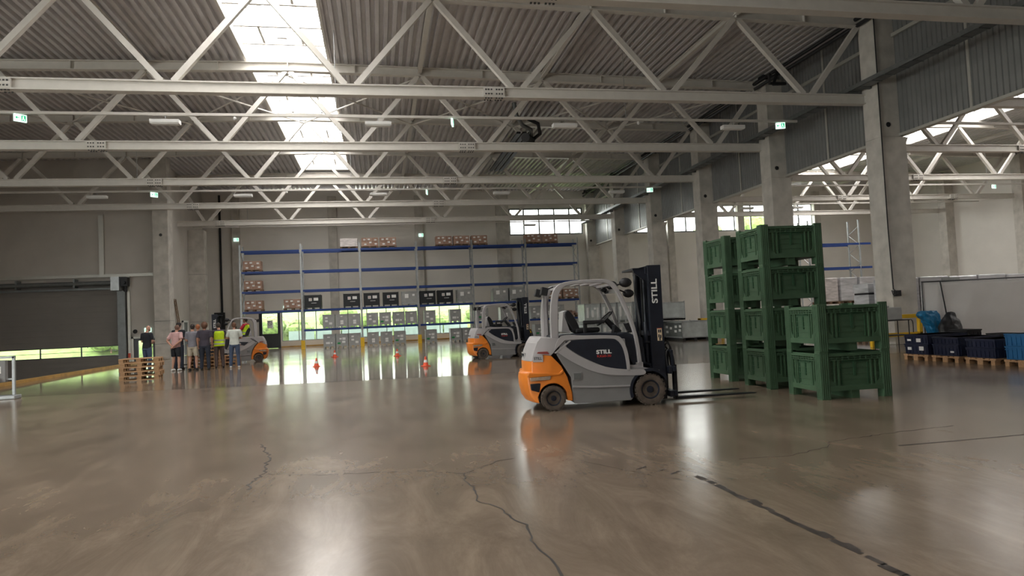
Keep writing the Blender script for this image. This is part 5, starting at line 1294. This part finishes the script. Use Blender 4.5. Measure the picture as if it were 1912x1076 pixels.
pm = MB(); pallet_mesh(pm); pm.build('pallet', MT['wood_dark'], o)
for j in range(5): MB().box(-.6, .6, -.4, .4, .15 + j * .42, .15 + j * .42 + .36).build('wrapped_layer', MT['foil'], o, bevel=0.03); MB().box(-.57, .57, -.38, .38, .505 + j * .42 if j < 4 else .4, .57 + j * .42 if j < 4 else .5).build('gap_shade', MT['black'], o)  # black filler blocks stand for the shade between the layers
o = MB().box(18.0, 18.9, 20.2, 20.7, 1.98, 2.14).build('grey_panel', MT['crate_grey'])
bpy.data.objects.remove(o)
o = MB().box(18.05, 18.72, 19.12, 19.15, 0, 2.17).build('grey_board', MT['crate_grey']); tag(o, 'grey board standing behind the tarpaulin, its top edge just showing', 'board')
# blue bag, black bag
def bag(name, label, cat, c, rx, ry, h, m, tilt):
    b = MB(); secs = []
    prof = [(0, .55), (.08, .9), (.3, 1.0), (.55, .95), (.75, .75), (.9, .42), (1.0, .3)]
    for t, k in prof: secs.append((c[0] + tilt * t * h + .02 * math.sin(t * 9), c[1] + .02 * math.cos(t * 7), c[2] + t * h, rx * k * (1 + .06 * math.sin(t * 14)), ry * k))
    b.ring(secs, 18); o = b.build(name, m, smooth=True); tag(o, label, cat)
    d = bpy.data.textures.new('crumple', 'CLOUDS'); d.noise_scale = 0.22
    s = o.modifiers.new('sub', 'SUBSURF'); s.levels = s.render_levels = 3
    md = o.modifiers.new('d', 'DISPLACE'); md.texture = d; md.strength = 0.10; md.mid_level = 0.5
    return o
b = MB(); b.prism([(16.62, 1.02), (16.75, 1.13), (17.22, 1.16), (17.38, 0.90), (17.40, 0.55), (17.30, 0.30), (17.08, 0.28), (16.98, .5), (16.85, .8)], 18.5, 18.8, 'y')
o = b.build('bag', MT['bluebag'], smooth=False, bevel=0.06); tag(o, 'crumpled blue plastic bag hanging at the left edge of the tarpaulin', 'bag')
s = o.modifiers.new('sub', 'SUBSURF'); s.levels = s.render_levels = 3; d = bpy.data.textures.new('crumple2', 'CLOUDS'); d.noise_scale = 0.2
md = o.modifiers.new('d', 'DISPLACE'); md.texture = d; md.strength = 0.12
bag('bag', 'black refuse bag hanging in front of the tarpaulin beside the blue bag', 'bag', (17.32, 18.2, 0.12), 0.38, 0.25, 0.98, MT['black'], 0.05)
# trolley
tl = thing('trolley', 'thin black-framed trolley between the green bins and the yellow guard', 'trolley', (15.6, 18.6, 0))
for z in (0.42, 0.88): MB().box(-.45, .45, -.25, .25, z, z + .03).build('shelf', MT['black'], tl)
for x in (-.43, .43):
    for y in (-.23, .23): MB().tube([(x, y, 0.0), (x, y, 0.9)], .015, 6).build('leg', MT['black'], tl)
MB().tube(bez3([(.43, -.23, .88), (.52, -.23, .9), (.58, -.23, .8), (.58, -.23, .5)]), .013, 6).build('handle', MT['black'], tl)
o = MB().box(15.25, 15.85, 18.4, 18.8, .912, 1.30).box(15.3, 15.5, 18.5, 18.7, 1.30, 1.36).build('machine_box', MT['crate_grey'], bevel=0.02); tag(o, 'grey machine box standing on the black trolley behind the bins', 'machine')
# crates on pallets, receding row at the right edge
def tote(name, label, loc, sx, sy, h, m, rz=0.0, labels=(), lid=False):
    r = thing(name, label, 'crate', loc, rz, 'crates on the pallets at the right edge')
    b = MB(); t = .025
    b.prism([(-sx / 2 + .02, 0), (sx / 2 - .02, 0), (sx / 2 - .005, h), (-sx / 2 + .005, h)], -sy / 2 + .01, sy / 2 - .01)
    b.build('body', m, r, bevel=0.01)
    q = MB()
    for z in (h * .72, h - .035): q.box(-sx / 2, sx / 2, -sy / 2, sy / 2, z, z + .02)
    for k in range(7):
        f = (k + .5) / 7
        q.box(-sx / 2, -sx / 2 + .02, -sy / 2 + sy * f - .01, -sy / 2 + sy * f + .01, .03, h * .9); q.box(sx * (f - .5) - .01, sx * (f - .5) + .01, -sy / 2 - .002, -sy / 2 + .02, .03, h * .9)
    q.box(-sx / 2 - .004, sx / 2 + .004, -sy / 2 - .004, sy / 2 + .004, h - .02, h)
    q.build('rim', m, r)
    for (y, z, w_, hh) in labels: MB().box(-sx / 2 - .008, -sx / 2 + .004, y - w_ / 2, y + w_ / 2, z - hh / 2, z + hh / 2).build('label_card', MT['paper'], r)
    return r
prow = [(13.72, 14.88), (13.74, 14.0), (13.72, 13.02), (13.72, 12.02)]
for k, (x, y) in enumerate(prow): pallet((x, y, 0), 0.0, 'wooden pallet under the dark crates at the right, %s from the left' % ORD[k], 'pallets under the crates')
z = .146
tote('crate', 'navy crate with white labels, lower one on the leftmost pallet by the trolley', (13.72, 14.88, z), 1.16, .76, .25, MT['navy'], 0, ((.2, .14, .12, .07), (-.18, .15, .14, .1)))
tote('crate', 'navy crate on top of the leftmost pallet by the trolley', (13.72, 14.88, z + .251), 1.16, .76, .24, MT['navy'], 0, ((.2, .1, .12, .05), (-.1, .1, .14, .09)))
tote('crate', 'navy crate, lower one on the second pallet from the left', (13.74, 14.0, z), 1.16, .76, .27, MT['navy'], 0, ((-.2, .1, .1, .04),))
tote('crate', 'low navy crate, upper one on the second pallet from the left', (13.74, 14.0, z + .271), 1.16, .76, .17, MT['navy'])
tote('crate', 'navy crate, bottom one on the third pallet', (13.72, 13.02, z), 1.16, .76, .22, MT['navy'])
tote('crate', 'navy crate, middle one on the third pallet', (13.72, 13.02, z + .221), 1.16, .76, .2, MT['navy'])
tote('crate', 'tall black crate standing behind the second pallet, near the black bag', (14.62, 14.88, 0), .44, .55, .70, MT['black'])
tote('crate', 'smaller black crate standing behind the third pallet', (14.62, 13.82, 0), .44, .5, .62, MT['black'])
tote('crate', 'bright blue crate, lower one on the rightmost pallet', (13.72, 12.02, z), 1.16, .76, .28, MT['bluecrate'])
tote('crate', 'bright blue crate, upper one on the rightmost pallet', (13.72, 12.02, z + .281), 1.16, .76, .27, MT['bluecrate'])
tote('crate', 'navy crate on top of the bright blue ones at the right edge', (13.85, 11.85, z + .552), .8, .6, .2, MT['navy'])
# rack and wrapped loads in the right-hand hall
for x, wds in ((33.15, 'nearer, in the right-hand hall, above the green bins'), (29.2, 'in the right-hand hall hidden by the green bins')):
    copy_tree(up0, (x, 42.0, 0), 0, 'galvanised rack frame ' + wds)
r_ = thing('rack_beam', 'blue shelf beams', 'rack beam', (0, 0, 0)); bpy.data.objects.remove(r_)
for z, wds in ((3.97, 'lower'), (5.63, 'upper')):
    copy_tree(rb0, (29.2, 42.0, z), 0, 'blue rack beams in the right-hand hall, %s pair' % wds)
    o = MB().box(33.15, 34.0, 41.93, 41.99, z - .14, z).build('beam_stub', MT['blue']); tag(o, 'short blue beam jutting right from the rack frame in the other hall, %s one' % wds, 'rack beam')
for k, x in enumerate((24.5, 25.72, 26.94)):
    for lvl in (0, 1):
        o = thing('wrapped_load', 'grey stretch-wrapped load above the short bin stack, %s, %s' % (['left one', 'middle one', 'right one'][k], ['lower tier', 'upper tier'][lvl]), 'pallet load', (x, 34.0, lvl * 1.45), 0, 'wrapped loads behind the bins')
        pm = MB(); pallet_mesh(pm); pm.build('pallet', MT['wood_dark'], o); MB().box(-.56, .5, -.4, .4, .146, 1.44).build('wrapped_block', MT['foil' if k else 'wrap'], o, bevel=0.03)

# ------------------------------------------------------------------ railing at the lower left corner
rl = thing('barrier_gate', 'pale metal barrier with a control box at the lower left corner by the kerb', 'barrier', (-9.45, 20.2, 0), 0.0)
MB().box(-3.0, 0.1, -.18, .18, 0, .10).build('base', MT['galv'], rl, bevel=0.02)
for x in (-1.6, 0.0): MB().box(x - .035, x + .035, -.03, .03, .1, 1.12).build('post', MT['galv'], rl, bevel=0.008)
MB().box(-3.0, 0.035, -.03, .03, 1.06, 1.12).box(-3.0, 0, -.02, .02, .5, .54).build('rail', MT['galv'], rl)
MB().box(-.50, -.16, -.08, .06, .45, 1.02).build('control_box', MT['fl_grey'], rl, bevel=0.01)
MB().box(-.42, -.26, -.09, -.08, .68, .86).build('notice_card', MT['paper'], rl)
MB().lathe([(.06, -.16), (.05, -.1), (.05, -.08)], (-.36, 0, .52), 'y', 14).build('stop_button', MT['conered'], rl)
